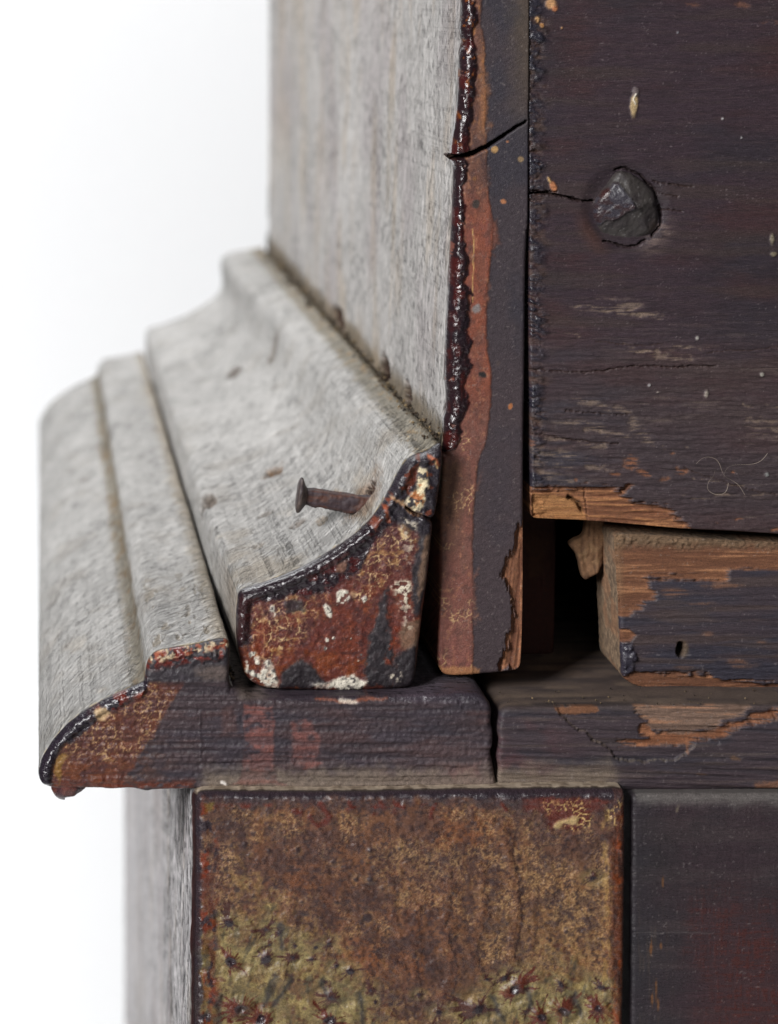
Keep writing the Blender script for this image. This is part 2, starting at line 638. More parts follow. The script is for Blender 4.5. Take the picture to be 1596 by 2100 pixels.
def fibres(grids, fuzz, parent):
    """loose surface fibres of the weathered wood, combed along the grain"""
    n, L0, ang, spread, maxdep, keep = fuzz
    PX, PZ, YY, NX, NY, C = grids
    m, k = PX.shape
    rng = np.random.default_rng(len(parent.name))
    mid = YY[m // 2]
    jm = int(np.searchsorted(mid - mid[0], maxdep))
    i0 = rng.uniform(12, m - 13, n)
    j0 = rng.uniform(2, max(jm, 8), n) * rng.random(n) ** .35
    def samp(A, i, j):
        i = np.clip(i, 0, m - 1.001)
        j = np.clip(j, 0, k - 1.001)
        a, b = i.astype(int), j.astype(int)
        fi, fj = i - a, j - b
        if A.ndim == 3:
            fi, fj = fi[:, None], fj[:, None]
        return (A[a, b] * (1 - fi) + A[a + 1, b] * fi) * (1 - fj) + (A[a, b + 1] * (1 - fi) + A[a + 1, b + 1] * fi) * fj
    if keep is not None:
        ok = keep(samp(PX, i0, j0), samp(PZ, i0, j0))
        i0, j0 = i0[ok], j0[ok]
    n = len(i0)
    th = ang + rng.normal(0, spread, n)
    sgn = rng.choice([-1, 1], n)
    Ln = L0 * rng.uniform(.4, 1.3, n)
    rowd = np.gradient(mid)
    curl = rng.normal(0, .25, n)
    lift = rng.uniform(.2, 1.8, n) * (rng.random(n) ** 2 + .2)
    wd = rng.uniform(.35, .75, n)
    segs = 4
    P, N = [], []
    for q in range(segs + 1):
        t = q / segs
        a = th + curl * t
        di = np.cos(a) * Ln * t * sgn / STEP
        rj = rowd[np.clip(j0.astype(int), 0, k - 1)]
        dj = np.sin(a) * Ln * t * sgn / rj / .3
        i, j = i0 + di, j0 + dj
        nx, ny = samp(NX, i, j), samp(NY, i, j)
        h = .5 + lift * t * (1.6 - t)
        P.append(np.stack([samp(PX, i, j) + nx * h, samp(YY, i, j), samp(PZ, i, j) + ny * h], 1))
        N.append(np.stack([nx, np.zeros(n), ny], 1))
    col = samp(C, i0, j0) * rng.uniform(.90, 1.10, n)[:, None]
    V, pig = [], []
    for q in range(segs + 1):
        tg = P[min(q + 1, segs)] - P[max(q - 1, 0)]
        tg /= np.linalg.norm(tg, axis=1)[:, None] + 1e-9
        w = np.cross(N[q], tg)
        w /= np.linalg.norm(w, axis=1)[:, None] + 1e-9
        ww = (wd * (1 - .8 * (q / segs) ** 2))[:, None]
        for sg in (-1, 1):
            V.append(P[q] + w * ww * sg)
    V = np.stack(V, 1)                      # n, 2(segs+1), 3
    co = np.stack([(V[..., 0] - CX) * S, V[..., 1] * S, (FLOOR - V[..., 2]) * S], -1).reshape(-1, 3)
    b = (np.arange(n) * 2 * (segs + 1))[:, None]
    F = np.concatenate([b + np.array([2*q, 2*q+1, 2*q+3, 2*q+2])[None, :] for q in range(segs)])
    pig = np.repeat(col, 2 * (segs + 1), 0)
    o = new_mesh('fibre_fuzz', co, [F], [M_grey], np.zeros(len(F)), pig, np.full(len(co), .8), np.stack([co[:, 0], co[:, 2]], 1) / S, parent)
    o['kind'] = 'stuff'

def box(name, x0, x1, y0, y1, d0, d1, mat, parent):
    """plain board in layout coordinates, slightly bevelled"""
    import bmesh
    bm = bmesh.new()
    bmesh.ops.create_cube(bm, size=1)
    a, b = Vector(wpos(x0, y1, d0)), Vector(wpos(x1, y0, d1))
    for v in bm.verts:
        v.co = Vector([(a[i] + b[i]) / 2 + v.co[i] * (b[i] - a[i]) for i in range(3)])
    bmesh.ops.bevel(bm, geom=bm.edges[:], offset=6 * S, segments=2, affect='EDGES')
    me = bpy.data.meshes.new(name)
    bm.to_mesh(me)
    bm.free()
    me.materials.append(mat)
    o = bpy.data.objects.new(name, me)
    sc.collection.objects.link(o)
    o.parent = parent
    o.matrix_parent_inverse = parent.matrix_world.inverted()
    return o

# ------------------------------------------------------------------ backdrop
def backdrop():
    n = 16
    prof = [(-2.2, 0.0), (0.95, 0.0)]
    R = .18
    for i in range(1, n + 1):
        a = i / n * math.pi / 2
        prof.append((.95 + R * math.sin(a), R - R * math.cos(a)))
    prof.append((1.13, 3.2))
    v, f = [], []
    for X in (-0.42, 0.75):
        v += [(X, p[0], p[1] - .0005) for p in prof]
    m = len(prof)
    for i in range(m - 1):
        f.append((i, i + 1, m + i + 1, m + i))
    me = bpy.data.meshes.new('backdrop')
    me.from_pydata(v, [], f)
    for p in me.polygons:
        p.use_smooth = True
    mt = bpy.data.materials.new('white_paper')
    mt.use_nodes = True
    nt = mt.node_tree
    p = nt.nodes['Principled BSDF']
    nz = nt.nodes.new('ShaderNodeTexNoise')
    nz.inputs['Scale'].default_value = 300
    rp = nt.nodes.new('ShaderNodeValToRGB')
    rp.color_ramp.elements[0].color = (.80, .80, .81, 1)
    rp.color_ramp.elements[1].color = (.84, .84, .84, 1)
    nt.links.new(nz.outputs['Fac'], rp.inputs[0])
    nt.links.new(rp.outputs[0], p.inputs['Base Color'])
    p.inputs['Roughness'].default_value = .9
    me.materials.append(mt)
    o = bpy.data.objects.new('backdrop', me)
    sc.collection.objects.link(o)
    o['kind'] = 'structure'
backdrop()

# ------------------------------------------------------------------ the cabinet
cab = bpy.data.objects.new('cabinet', None)
sc.collection.objects.link(cab)
cab.location = wpos(1500, FLOOR, 1800)
cab['label'] = 'corner of an old wooden cabinet with bare grey side, stepped moulding and flaking dark lacquer'
cab['category'] = 'cabinet'
bpy.context.view_layer.update()

def grey_wood(a, b, seed=0, tint=(1.0, .985, .972), base=166):
    """weathered bare wood: a along the grain, b across, layout units"""
    n1 = fbm(a, b, 190, 26, 3, seed)
    n2 = fbm(a, b, 420, 70, 3, seed + 2)
    v = base * (0.90 + .10 * n1 + .10 * n2)
    c = v[:, None] * np.asarray(tint)
    tan = sstep(.55, .8, fbm(a, b, 230, 34, 4, seed + 3))
    c = c + (np.array((172, 152, 130)) - c) * (tan * .3)[:, None]
    mv = sstep(.5, .75, fbm(a, b, 360, 110, 3, seed + 5))
    c = c + (np.array((158, 148, 150)) - c) * (mv * .35)[:, None]
    h = (n1 - .5) * 3.0
    return c, np.full(len(a), .85), h

def lerp_col(c, col, m):
    return c + (np.asarray(col, float) - c) * np.clip(m, 0, 1)[:, None]

def relax(bx, by, dep, ids, lx, ly):
    """the chips in the front arris do not run through the whole board: ease the rim to its straight run"""
    n = 61
    ker = np.hanning(n)
    ker /= ker.sum()
    py = ly[ids].copy()
    px = np.polyval(np.polyfit(py / 1000, lx[ids], 3), py / 1000)
    t = sstep(4, 75, dep)
    e = np.minimum(np.arange(len(ids)), np.arange(len(ids))[::-1]) / 30.0
    e = np.clip(e, 0, 1)
    px = px * e + lx[ids] * (1 - e)
    py = py * e + ly[ids] * (1 - e)
    t2 = np.clip((dep - 150) / 3400, 0, 1)
    X = bx + (px[:, None] - bx) * t
    X = X + (941.0 - X) * t2
    return X, by + (py[:, None] - by) * t

# ---------------------------------------------------------------- upper side board
SB_Y = 100
left = [(951,-600,1),(951,-40),(950,30),(947,58),(952,78),(957,90),(949,102),(946,130),(943,190),(937,245),(930,285),(927,312,1),
        (919,321,1),(929,331,1),(935,345),(934,400),(931,470),(927,540),(924,600),(919,680),(918,740),(917,780),(921,815),(918,845),
        (912,862),(911,885),(913,905),(910,930),(906,1000),(903,1100),(901,1250),(899,1350)]
right = [(907,1380),(930,1387),(985,1384),(1035,1379),(1062,1374),(1069,1362),(1073,1250),(1074,1080),(1075,900),(1077,760),(1079,560),(1083,440),(1085,200),(1086,-40),(1086,-600,1)]
crackline = [(905,322),(921,322),(945,321),(970,315),(1000,300),(1030,280),(1055,262),(1079,249)]
def paint_side(cv):
    x, y = cv.x, cv.y
    cv.fill((62, 53, 58), .55)
    n = cv.n(60, 90, 4, 3)
    cv.mix(sstep(.5, .75, n) * .6, (48, 46, 56))
    cv.mix(sstep(1030, 1078, x + cv.wx * 12) * sstep(330, 120, y) * .6, (84, 70, 54), .75)
    cv.mix(sstep(600, 900, y) * .5, (74, 60, 62))
    # brushed strip of red paint
    xb = np.interp(y, [-600, 0, 35, 55, 70, 110, 300, 400, 450, 500, 560, 640, 700, 760, 830, 900, 960, 1100, 1385],
                   [995, 990, 984, 988, 992, 995, 997, 1001, 1009, 1010, 1004, 996, 998, 1006, 1007, 996, 978, 970, 969])
    strip = sstep(2.5, -2.5, x - xb + cv.wx * 3) * (.72 + .28 * sstep(.3, .6, cv.n(24, 40, 4, 8)))
    strip = np.maximum(strip, .55 * sstep(12, -4, x - xb + cv.wx * 14) * sstep(.5, .65, cv.n(40, 60, 3, 2)))
    n2 = cv.n(14, 30, 4, 5)
    warm = sstep(330, 470, y) * sstep(930, 760, y)
    cv.mix(strip, (112, 76, 62), .5, 2.0)
    cv.mix(strip * sstep(.45, .7, n2) * .8, (72, 52, 52))
    cv.mix(strip * sstep(.5, .7, cv.n(5, 60, 4, 10)) * .4, (92, 58, 50))
    cv.mix(strip * sstep(.6, .75, cv.n(5, 7, 4, 3)) * .5, (84, 60, 54))
    cv.mix(strip * warm * .85, (140, 76, 56))
    cv.mix(strip * warm * sstep(.5, .72, cv.n(10, 26, 3, 8)) * .5, (120, 72, 66))
    low = sstep(800, 900, y)
    cv.mix(strip * low * .8, (128, 80, 70))
    cv.mix(strip * low * sstep(.5, .7, cv.n(12, 40, 4, 2)) * .5, (112, 80, 70))
    cv.mix(strip * sstep(975, 995, x + cv.wx * 5) * sstep(60, 120, y) * sstep(330, 250, y) * .8, (160, 108, 70))
    cv.mix(strip * sstep(.62, .72, cv.n(9, 14, 3, 9)) * sstep(420, 100, y) * .7, (176, 120, 70))
    # dust where moulding met the board
    cv.mix(sstep(935, 960, y) * sstep(1190, 1010, y) * sstep(968, 925, x + cv.wx * 8) * .75, (112, 82, 62), .9)
    cv.mix(sstep(1150, 1385, y) * strip * .5, (150, 92, 82))
    cv.mix(strip * sstep(.55, .7, cv.n(14, 22, 5, 1, .65)) * .5, (84, 58, 52))
    cv.mix(strip * sstep(.62, .74, cv.n(8, 12, 4, 6, .65)) * .5, (176, 124, 92))
    # pale crackle in the lower strip
    ck = cv.crackle(13, .13, 4) * sstep(.5, .65, cv.n(50, 60, 3, 6))
    cv.mix(ck * strip * sstep(780, 900, y) * .8, (208, 172, 122))
    cv.mix(cv.line([(969, 470), (971, 520), (969, 560), (970, 620)], 2, 1.2, 2) * .8, (214, 180, 110))
    cv.mix(cv.blob(974, 633, 11, 10, 0, .5, .45), (132, 122, 120))
    # hard roll of dark varnish down the outer corner
    wid = 1.3 * np.interp(y, [-600, 40, 85, 100, 200, 300, 320, 400, 600, 700, 800, 860, 905, 918, 930], [24, 24, 14, 24, 24, 26, 30, 17, 30, 34, 26, 30, 34, 26, 0])
    xl = np.interp(y, [p[1] for p in left], [p[0] for p in left])
    e = x - xl
    wid = wid * (.35 + 1.25 * fbm(y, y * 0 + 3.3, 44, oct=4, seed=6, gain=.6))
    bead = sstep(wid, wid - 6, e + cv.wy * 5) * (wid > 1)
    bead = bead * (1 - .9 * sstep(.68, .74, cv.n(22, 30, 4, 11, .6)))
    cv.mix(bead, (40, 23, 28), .16)
    cv.mix(bead * sstep(.52, .68, cv.n(13, 30, 3, 7)) * .85, (72, 24, 22), .14)
    cv.mix(bead * sstep(760, 600, y) * sstep(600, 700, y) * .8, (28, 26, 36), .18)
    cv.mix(bead * sstep(.66, .74, cv.n(8, 12, 3, 1)) * sstep(400, 200, y), (122, 66, 26), .25)
    q = np.clip(e / np.maximum(wid, 1), 0, 1)
    cv.h += bead * (8 * np.sin(np.pi * np.clip(q * .9 + .15, 0, 1)) + (cv.n(8, 10, 4, 2, .7) - .5) * 8)
    # foot: knocked orange edge and bare torn wood
    cv.mix(cv.poly([(905, 1362), (960, 1372), (985, 1368), (985, 1400), (900, 1400)], 4, 8) * .8, (170, 118, 78), .6)
    raw = cv.poly([(1080, 1060), (1066, 1075), (1058, 1105), (1040, 1150), (1030, 1182), (1040, 1205), (1052, 1222), (1056, 1260),
                   (1042, 1300), (1040, 1332), (1024, 1362), (1030, 1376), (1080, 1376)], 2.5, 6, 13, (3.6, 60))
    g = fbm(x + y * .12, y, 4, 120, 4, 3)
    cv.mix(raw, (120, 78, 55), .85, -11)
    cv.mix(raw * sstep(.5, .3, g) * .75, (100, 60, 42))
    cv.mix(raw * sstep(.55, .75, g) * .7, (190, 130, 92))
    cv.h += raw * (g - .5) * 6
    for (a, b, r1, r2, c) in [(1033, 413, 6, 5, (170, 112, 76)), (1015, 306, 6, 6, (176, 138, 90)), (1041, 290, 4, 3, (150, 100, 70)),
                              (1047, 833, 4, 6, (176, 110, 66)), (1068, 326, 7, 6, (140, 116, 86)), (976, 418, 7, 9, (60, 50, 46)),
                              (973, 366, 5, 5, (120, 80, 50)), (990, 768, 9, 6, (34, 28, 28)), (1022, 745, 5, 6, (74, 62, 62)), (1050, 1230, 3, 3, (190, 150, 120))]:
        cv.mix(cv.blob(a, b, r1, r2, .3), c, .7)
    # light specks of dust
    sp = sstep(.79, .84, cv.n(5, 5, 2, 9))
    cv.mix(sp * .35, (150, 140, 134))
    # open split
    k = (np.abs(y - 290) < 90)
    dd = seg_dist(x[k], y[k] + cv.wy[k] * 2, crackline)
    wv = np.interp(x[k], [905, 935, 1000, 1082], [5, 4.8, 3.8, 1.4])
    mk = np.zeros(len(x), np.float32)
    mk[k] = sstep(wv + 1.2, wv - 1.2, dd)
    cv.mix(mk, (46, 30, 24), .9)
    cv.h -= mk * 75
    # fine raking scratches of the planed edge
    cv.h += (fbm(x - y * .6, y + x * .6, 40, 4, 3, 5) - .5) * .6 * (1 - bead)

def side_sb(bx, by, nx, ny, u, dep):
    c, r, h = grey_wood(by, dep * .45 + 500, 1, base=188)
    py = by * D / (D + SB_Y)
    # the split carries round the corner
    dk = np.abs(by - 322 * 1.022 - dep * .02)
    m = sstep(6.5, 2.5, dk) * sstep(130, 30, dep)
    c = lerp_col(c, (70, 50, 38), m)
    h = h - m * 14
    # lacquer wrapped over the corner
    e = 26 + 12 * fbm(by, dep, 26, oct=3, seed=4)
    m = sstep(e, e - 5, dep) * (py < 935)
    c = lerp_col(c, (56, 26, 24), m)
    r = np.where(m > .5, .3, r)
    # dirt and gnawed notches above the moulding
    seam = 918
    dist = seam - by + (fbm(dep, by, 60, oct=3, seed=2) - .5) * 26
    m = sstep(46, 6, dist)
    c = lerp_col(c, (112, 98, 78), m * .75)
    for dd, ht, ww in ((470, 30, 58), (800, 34, 84), (1650, 26, 130)):
        q = sstep(1, .65, np.hypot((dep - dd) / ww, (dist - 10) / (ht * 1.2)) + (fbm(by, dep, 14, 50, 3, 7) - .5) * .7)
        c = lerp_col(c, (36, 18, 15), q)
        h = h - q * 26
    # long shallow stains
    m = sstep(.56, .75, fbm(by, dep, 500, 120, 3, 8))
    c = lerp_col(c, (178, 160, 138), m * .4)
    h = h + (fbm(by, dep, 500, 400, 3, 5) - .5) * 10
    return c, r, h
piece('side_board', smooth_poly(left + right, 6), SB_Y, FAR, paint_side, side_sb, r=lambda x, y: np.where((x < 1000) & (y < 935), 25.0, np.where((x > 1040) & (y < 470), 2.5, 8.0)), mats=(M_vgr, M_grey), parent=cab,
      ext=((), (), tuple(np.arange(-600, -34, 9.0)), ()), vis=lambda x, y, nx, ny: (nx < -.3) & (y > -590) & (y < 1010),
      sgrain=lambda bx, by, u, dep: (by, dep * .2), warp=relax, fuzz=(6000, 46, 0.0, .08, 1300, lambda X, Z: Z < 950))

# ---------------------------------------------------------------- upper panel
PN_Y = 106
pl = [(1081, -600, 1), (1083, -40), (1084, 120), (1083.5, 250), (1085, 420), (1085, 600), (1086, 720), (1088, 830), (1089, 950), (1091, 1030), (1093, 1060)]
pb = [(1110, 1064), (1200, 1068), (1300, 1076), (1400, 1085), (1500, 1090), (1596, 1096), (1640, 1098, 1), (2600, 1150, 1), (2600, -600, 1)]
def streaks(cv, lst, col, rough=.8, h=-2):
    for (x0, y0, x1, y1, wd) in lst:
        n = 8
        pts = [(x0 + (x1 - x0) * i / n, y0 + (y1 - y0) * i / n + math.sin(i * 1.9 + x0) * 2.2) for i in range(n + 1)]
        m = cv.line(pts, wd * 1.3, wd * .5, 6) * sstep(.44, .62, fbm(cv.x, cv.y, 40, 3.6, 4, 3, .65))
        cv.mix(m * .75, col, rough, h)
def paint_panel(cv):
    x, y = cv.x, cv.y
    cv.fill((58, 45, 52), .40)
    n1 = cv.n(260, 110, 4, 2)
    cv.mix(sstep(.46, .7, n1) * .6, (46, 42, 49))
    cv.mix(sstep(.46, .72, cv.n(220, 60, 4, 6)) * .7, (66, 43, 44))
    cv.mix(sstep(.54, .7, cv.n(40, 4, 4, 3)) * .22, (80, 64, 62))
    cv.mix(sstep(.54, .7, cv.n(36, 4, 4, 10)) * .3, (38, 31, 35))
    cv.mix(sstep(.5, .75, cv.n(300, 30, 4, 9)) * .5, (66, 54, 50))
    cv.mix(sstep(1200, 1085, x) * sstep(520, 60, y) * .5, (42, 42, 52))
    low = sstep(560, 900, y + cv.wy * 40)
    cv.mix(low * .6, (74, 61, 62), .6)
    cv.mix(low * sstep(.54, .74, cv.n(90, 4.5, 5, 11, .6)) * sstep(.4, .65, cv.n(200, 60, 3, 1)) * .55, (118, 104, 94), .8, -1.5)
    cv.mix(low * sstep(1380, 1150, x) * sstep(.45, .65, cv.n(160, 26, 4, 4)) * .6, (54, 52, 62))
    # dent shading painted as a dark ring round the bolt, with disturbed stain
    rb = np.hypot((x - 1283) * 1.0, (y - 427) * .96)
    cv.mix(sstep(104, 70, rb + cv.wx * 10) * .35, (44, 37, 44))
    cv.mix(sstep(70, 84, rb) * sstep(118, 90, rb) * sstep(1260, 1215, x) * sstep(415, 470, y) * .6, (84, 56, 48))
    cv.mix(sstep(68, 76, rb) * sstep(125, 85, rb) * sstep(1300, 1345, x) * sstep(420, 480, y) * sstep(.4, .6, cv.n(30, 5, 3, 3)) * .7, (116, 98, 90), .8)
    cv.h -= sstep(95, 66, rb) * 5
    gap = cv.line([(1262, 348), (1284, 345), (1314, 360), (1341, 386), (1349, 418), (1356, 440), (1354, 464), (1337, 484), (1308, 504), (1290, 505), (1262, 500), (1240, 494)], 3, 1.6, 4) * sstep(.28, .45, cv.n(18, 18, 3, 4))
    cv.mix(gap, (40, 28, 25), .9, -13)
    # saw-torn edge on the left, lacquer lumps
    e = x - np.interp(y, [p[1] for p in pl], [p[0] for p in pl])
    edge = sstep(38, 8, e - 34 * (fbm(x * 0 + 2.2, y, 26, oct=4, seed=3, gain=.65) - .42) + cv.wx * 9)
    edge = edge * (.6 + .4 * sstep(.35, .6, fbm(x * 0 + 7.7, y, 90, oct=3, seed=5)))
    lump = fbm(x + cv.wy * 6, y - x * .2 + cv.wx * 5, 30, 8, 5, 7, .65)
    cv.h += edge * (lump - .42) * 22
    cv.mix(edge * sstep(.44, .56, lump) * .85, (42, 41, 52), .2)
    cv.mix(edge * sstep(.42, .34, lump) * .7, (74, 52, 44), .7)
    cv.mix(sstep(60, 20, e) * sstep(.55, .7, cv.n(30, 20, 4, 9)) * .35, (92, 66, 48), .7)
    # worn pale fibres
    streaks(cv, [(1180, 625, 1250, 640, 12), (1225, 618, 1310, 628, 14), (1240, 636, 1345, 648, 10), (1270, 640, 1360, 650, 6),
                 (1290, 718, 1350, 722, 6), (1310, 724, 1420, 736, 9), (1370, 712, 1450, 716, 5), (1150, 684, 1190, 688, 4),
                 (1180, 820, 1290, 842, 8), (1140, 862, 1230, 878, 12), (1200, 880, 1290, 892, 8), (1300, 868, 1330, 905, 16),
                 (1120, 902, 1240, 916, 9), (1090, 928, 1200, 936, 12), (1100, 950, 1170, 958, 9), (1110, 970, 1170, 984, 12),
                 (1200, 958, 1250, 964, 8), (1540, 880, 1600, 886, 16), (1530, 858, 1600, 862, 6), (1525, 828, 1600, 836, 4),
                 (1330, 915, 1420, 921, 4), (1400, 1020, 1600, 1014, 5), (1420, 980, 1560, 1000, 3), (1280, 705, 1300, 708, 6)],
            (126, 108, 94))
    # cracks
    for pts, wd, dp in (([(1080, 397), (1112, 396), (1150, 401), (1180, 408), (1216, 414)], 3.0, 30), ([(1086, 392), (1140, 394)], 2.6, 16),
                    ([(1092, 756), (1180, 762), (1240, 760), (1300, 750), (1340, 752), (1470, 750)], 1.8, 9), ([(1160, 842), (1250, 848), (1300, 850)], 1.6, 7),
                    ([(1090, 890), (1180, 903), (1270, 912)], 1.8, 7), ([(1340, 372), (1390, 380), (1420, 384)], 2.0, 8), ([(1350, 430), (1400, 434)], 1.6, 7),
                    ([(1352, 395), (1390, 404)], 1.6, 7), ([(1220, 700), (1300, 708), (1360, 706)], 1.4, 4), ([(1450, 724), (1600, 712)], 1.4, 4), ([(1400, 960), (1600, 1020)], 1.4, 4)):
        m = cv.line(pts, wd, 1.3, 4)
        cv.mix(m * .9, (50, 30, 24), .9, -dp)
    # bare wood where the lower edge broke
    raw = cv.poly([(1080, 1004), (1110, 1000), (1180, 1002), (1205, 994), (1236, 1000), (1270, 1003), (1300, 992), (1285, 1008), (1262, 1016),
                   (1300, 1022), (1290, 1030), (1340, 1036), (1372, 1046), (1392, 1062), (1420, 1085), (1420, 1120), (1080, 1120)], 3, 5, 15, (60, 3.6))
    g = fbm(x, y - x * .02, 90, 4, 4, 3)
    cv.mix(raw, (122, 80, 56), .82, -11)
    cv.mix(raw * sstep(.5, .68, g) * .7, (190, 134, 88))
    cv.mix(raw * sstep(.46, .3, g) * .75, (104, 64, 44))
    tan = cv.poly([(1094, 1018), (1140, 1016), (1180, 1024), (1196, 1045), (1204, 1062), (1204, 1080), (1094, 1080)], 3, 5)
    cv.mix(tan * .8, (172, 124, 78), .85, -5)
    cv.mix(tan * sstep(.5, .3, g) * .6, (140, 94, 58))
    cv.mix(cv.line([(1170, 1022), (1190, 1034), (1196, 1048)], 6, 3, 5) * .9, (84, 56, 30), .9, -16)
    cv.mix(cv.line([(1198, 1000), (1204, 1030), (1206, 1066)], 2, 1.2, 3) * .8, (96, 62, 44), .9, -6)
    cv.mix(raw * sstep(1018, 1000, y) * .4, (120, 78, 58))
    cv.h += raw * (g - .5) * 5
    # rubbed orange spots
    for (a, b, r1, r2, rot) in [(1292, 946, 19, 12, .4), (1318, 968, 10, 6, .3), (1262, 972, 12, 4, 0), (1330, 974, 8, 4, 0), (1400, 968, 13, 6, 0),
                                (1362, 982, 12, 6, -.3), (1092, 911, 7, 8, 0), (1182, 984, 4, 4, 0), (1390, 960, 5, 4, 0), (1505, 968, 6, 5, 0), (1515, 1066, 10, 4, 0),
                                (1592, 1086, 12, 5, 0), (1480, 1070, 9, 3, 0), (1310, 1045, 16, 4, 0), (1350, 1052, 20, 5, 0), (1520, 10, 22, 11, .2), (1585, 46, 22, 6, .1), (1420, 8, 16, 8, .1), (1380, 930, 6, 3, 0)]:
        m = cv.blob(a, b, r1, r2, rot, .6, .5) * sstep(.3, .5, fbm(x, y, 20, 4, 3, 2))
        cv.mix(m * (.85 if b > 100 else .5), (136, 88, 62), .8, -2)
    # dried drips and specks
    for (a, b, r1, r2, rot, c) in [(1300, 217, 8, 26, .1, (176, 152, 112)), (1304, 188, 6, 9, 0, (104, 92, 92)), (1130, 8, 13, 12, .6, (196, 148, 104)), (1138, 18, 8, 7, 0, (186, 120, 80)),
                              (1102, 40, 6, 9, -.4, (190, 150, 104)), (1111, 52, 5, 5, 0, (190, 140, 90)), (1134, 382, 7, 13, -.45, (178, 116, 78)), (1126, 368, 3, 8, -.4, (186, 150, 100)),
                              (1584, 490, 5, 12, .0, (124, 114, 96)), (1587, 521, 6, 4, 0, (120, 110, 90)), (1430, 693, 4, 4, 0, (150, 146, 140)), (1449, 808, 5, 9, .1, (148, 138, 128)),
                              (1563, 768, 5, 6, 0, (150, 146, 136)), (1332, 790, 3, 3, 0, (170, 166, 165)), (1482, 243, 2.6, 2.6, 0, (190, 188, 186)), (1521, 282, 2.2, 2.2, 0, (170, 168, 168)),
                              (1390, 66, 2.2, 2.2, 0, (140, 140, 145)), (1349, 804, 2.6, 2, 0, (170, 160, 150)), (1152, 57, 3, 2, 0, (170, 130, 90)), (1573, 973, 4, 4, 0, (120, 120, 118))]:
        cv.mix(cv.blob(a, b, r1, r2, rot, .4, .25), c, .6, 2.5)
    cv.mix(cv.line([(1303, 192), (1298, 203), (1303, 212)], 2.5, 1.2, 2), (236, 228, 210), .4, 2)
    sp = sstep(.80, .86, cv.n(3.3, 3.3, 2, 5)) * sstep(.3, .7, cv.n(40, 40, 3, 2))
    cv.mix(sp * .4, (150, 142, 140), .8)
    # long-grain relief
    cv.h += (fbm(x, y - x * .04, 60, 4.5, 4, 8, .6) - .5) * (2.0 + 7 * low)
panel = piece('back_panel', smooth_poly(pl + pb, 5, .0), PN_Y, 260, paint_panel, None, r=lambda x, y: np.where((x < 1150) & (y < 470), 3.0, 7.0), mats=(M_hgr, M_hgr), parent=cab,
              ext=((), (1750, 2100, 2600), (-600, -300, -120), ()), vis=None)

# ---------------------------------------------------------------- forged bolt head
bo = [(1216, 432), (1219, 410), (1236, 386), (1262, 352), (1282, 350), (1312, 364), (1338, 388), (1345, 418), (1352, 440), (1350, 462),
      (1334, 480), (1308, 500), (1292, 501), (1272, 497), (1248, 496), (1232, 480), (1222, 458), (1216, 446)]
def paint_bolt(cv):
    x, y = cv.x, cv.y
    apex = np.array((1298, 422))
    fac = [((-.55, -.62), 30), ((.5, -.62), 25), ((.78, .45), 25), ((-.1, 1.0), 25), ((-.95, .28), 30)]
    x2, y2 = x + cv.wx * 4, y + cv.wy * 4
    h = np.full(len(x), 58.0)
    for (nx, ny), top in fac:
        dd = (x2 - apex[0]) * nx + (y2 - apex[1]) * ny
        h = np.minimum(h, 46 - np.clip(dd, -40, None) * (.52 if nx > -.4 else .36) + (top - 25) * .3)
    h = np.minimum(h, 46 + (x2 - 1283) * .05)
    # a broken scale of lacquer lying on the left facet
    scale = cv.poly([(1212, 440), (1222, 405), (1258, 372), (1266, 375), (1278, 395), (1292, 412), (1298, 424), (1282, 432), (1262, 448), (1240, 450), (1228, 460), (1214, 456)], 2.2, 4)
    cv.fill((62, 57, 55), .5)
    cv.mix(sstep(.4, .7, cv.n(24, 24, 4, 3)) * .6, (52, 45, 47))
    cv.mix(scale, (56, 52, 60), .3)
    cv.mix(scale * sstep(.55, .68, cv.n(20, 14, 3, 6)) * .8, (52, 34, 36), .25)
    cv.mix(sstep(1322, 1345, x) * sstep(440, 470, y) * .8, (88, 68, 60), .85)
    cv.mix(cv.blob(1238, 396, 14, 6, -.9), (54, 26, 26), .3)
    sp = sstep(.78, .83, cv.n(4.5, 4.5, 2, 8))
    cv.mix(sp * .5, (150, 148, 146))
    cv.mix(cv.line([(1265, 372), (1276, 392), (1288, 408), (1304, 416)], 2, 1.4, 3) * .5, (150, 150, 152), .25, 1.5)
    cv.h += h - 14 + scale * 5 + (cv.n(12, 12, 3, 5) - .5) * 3
piece('bolt_head', smooth_poly(bo, 5, 1.6, 9), PN_Y + 3, PN_Y + 40, paint_bolt, None, r=14, mats=(M_iron, M_iron), parent=panel)

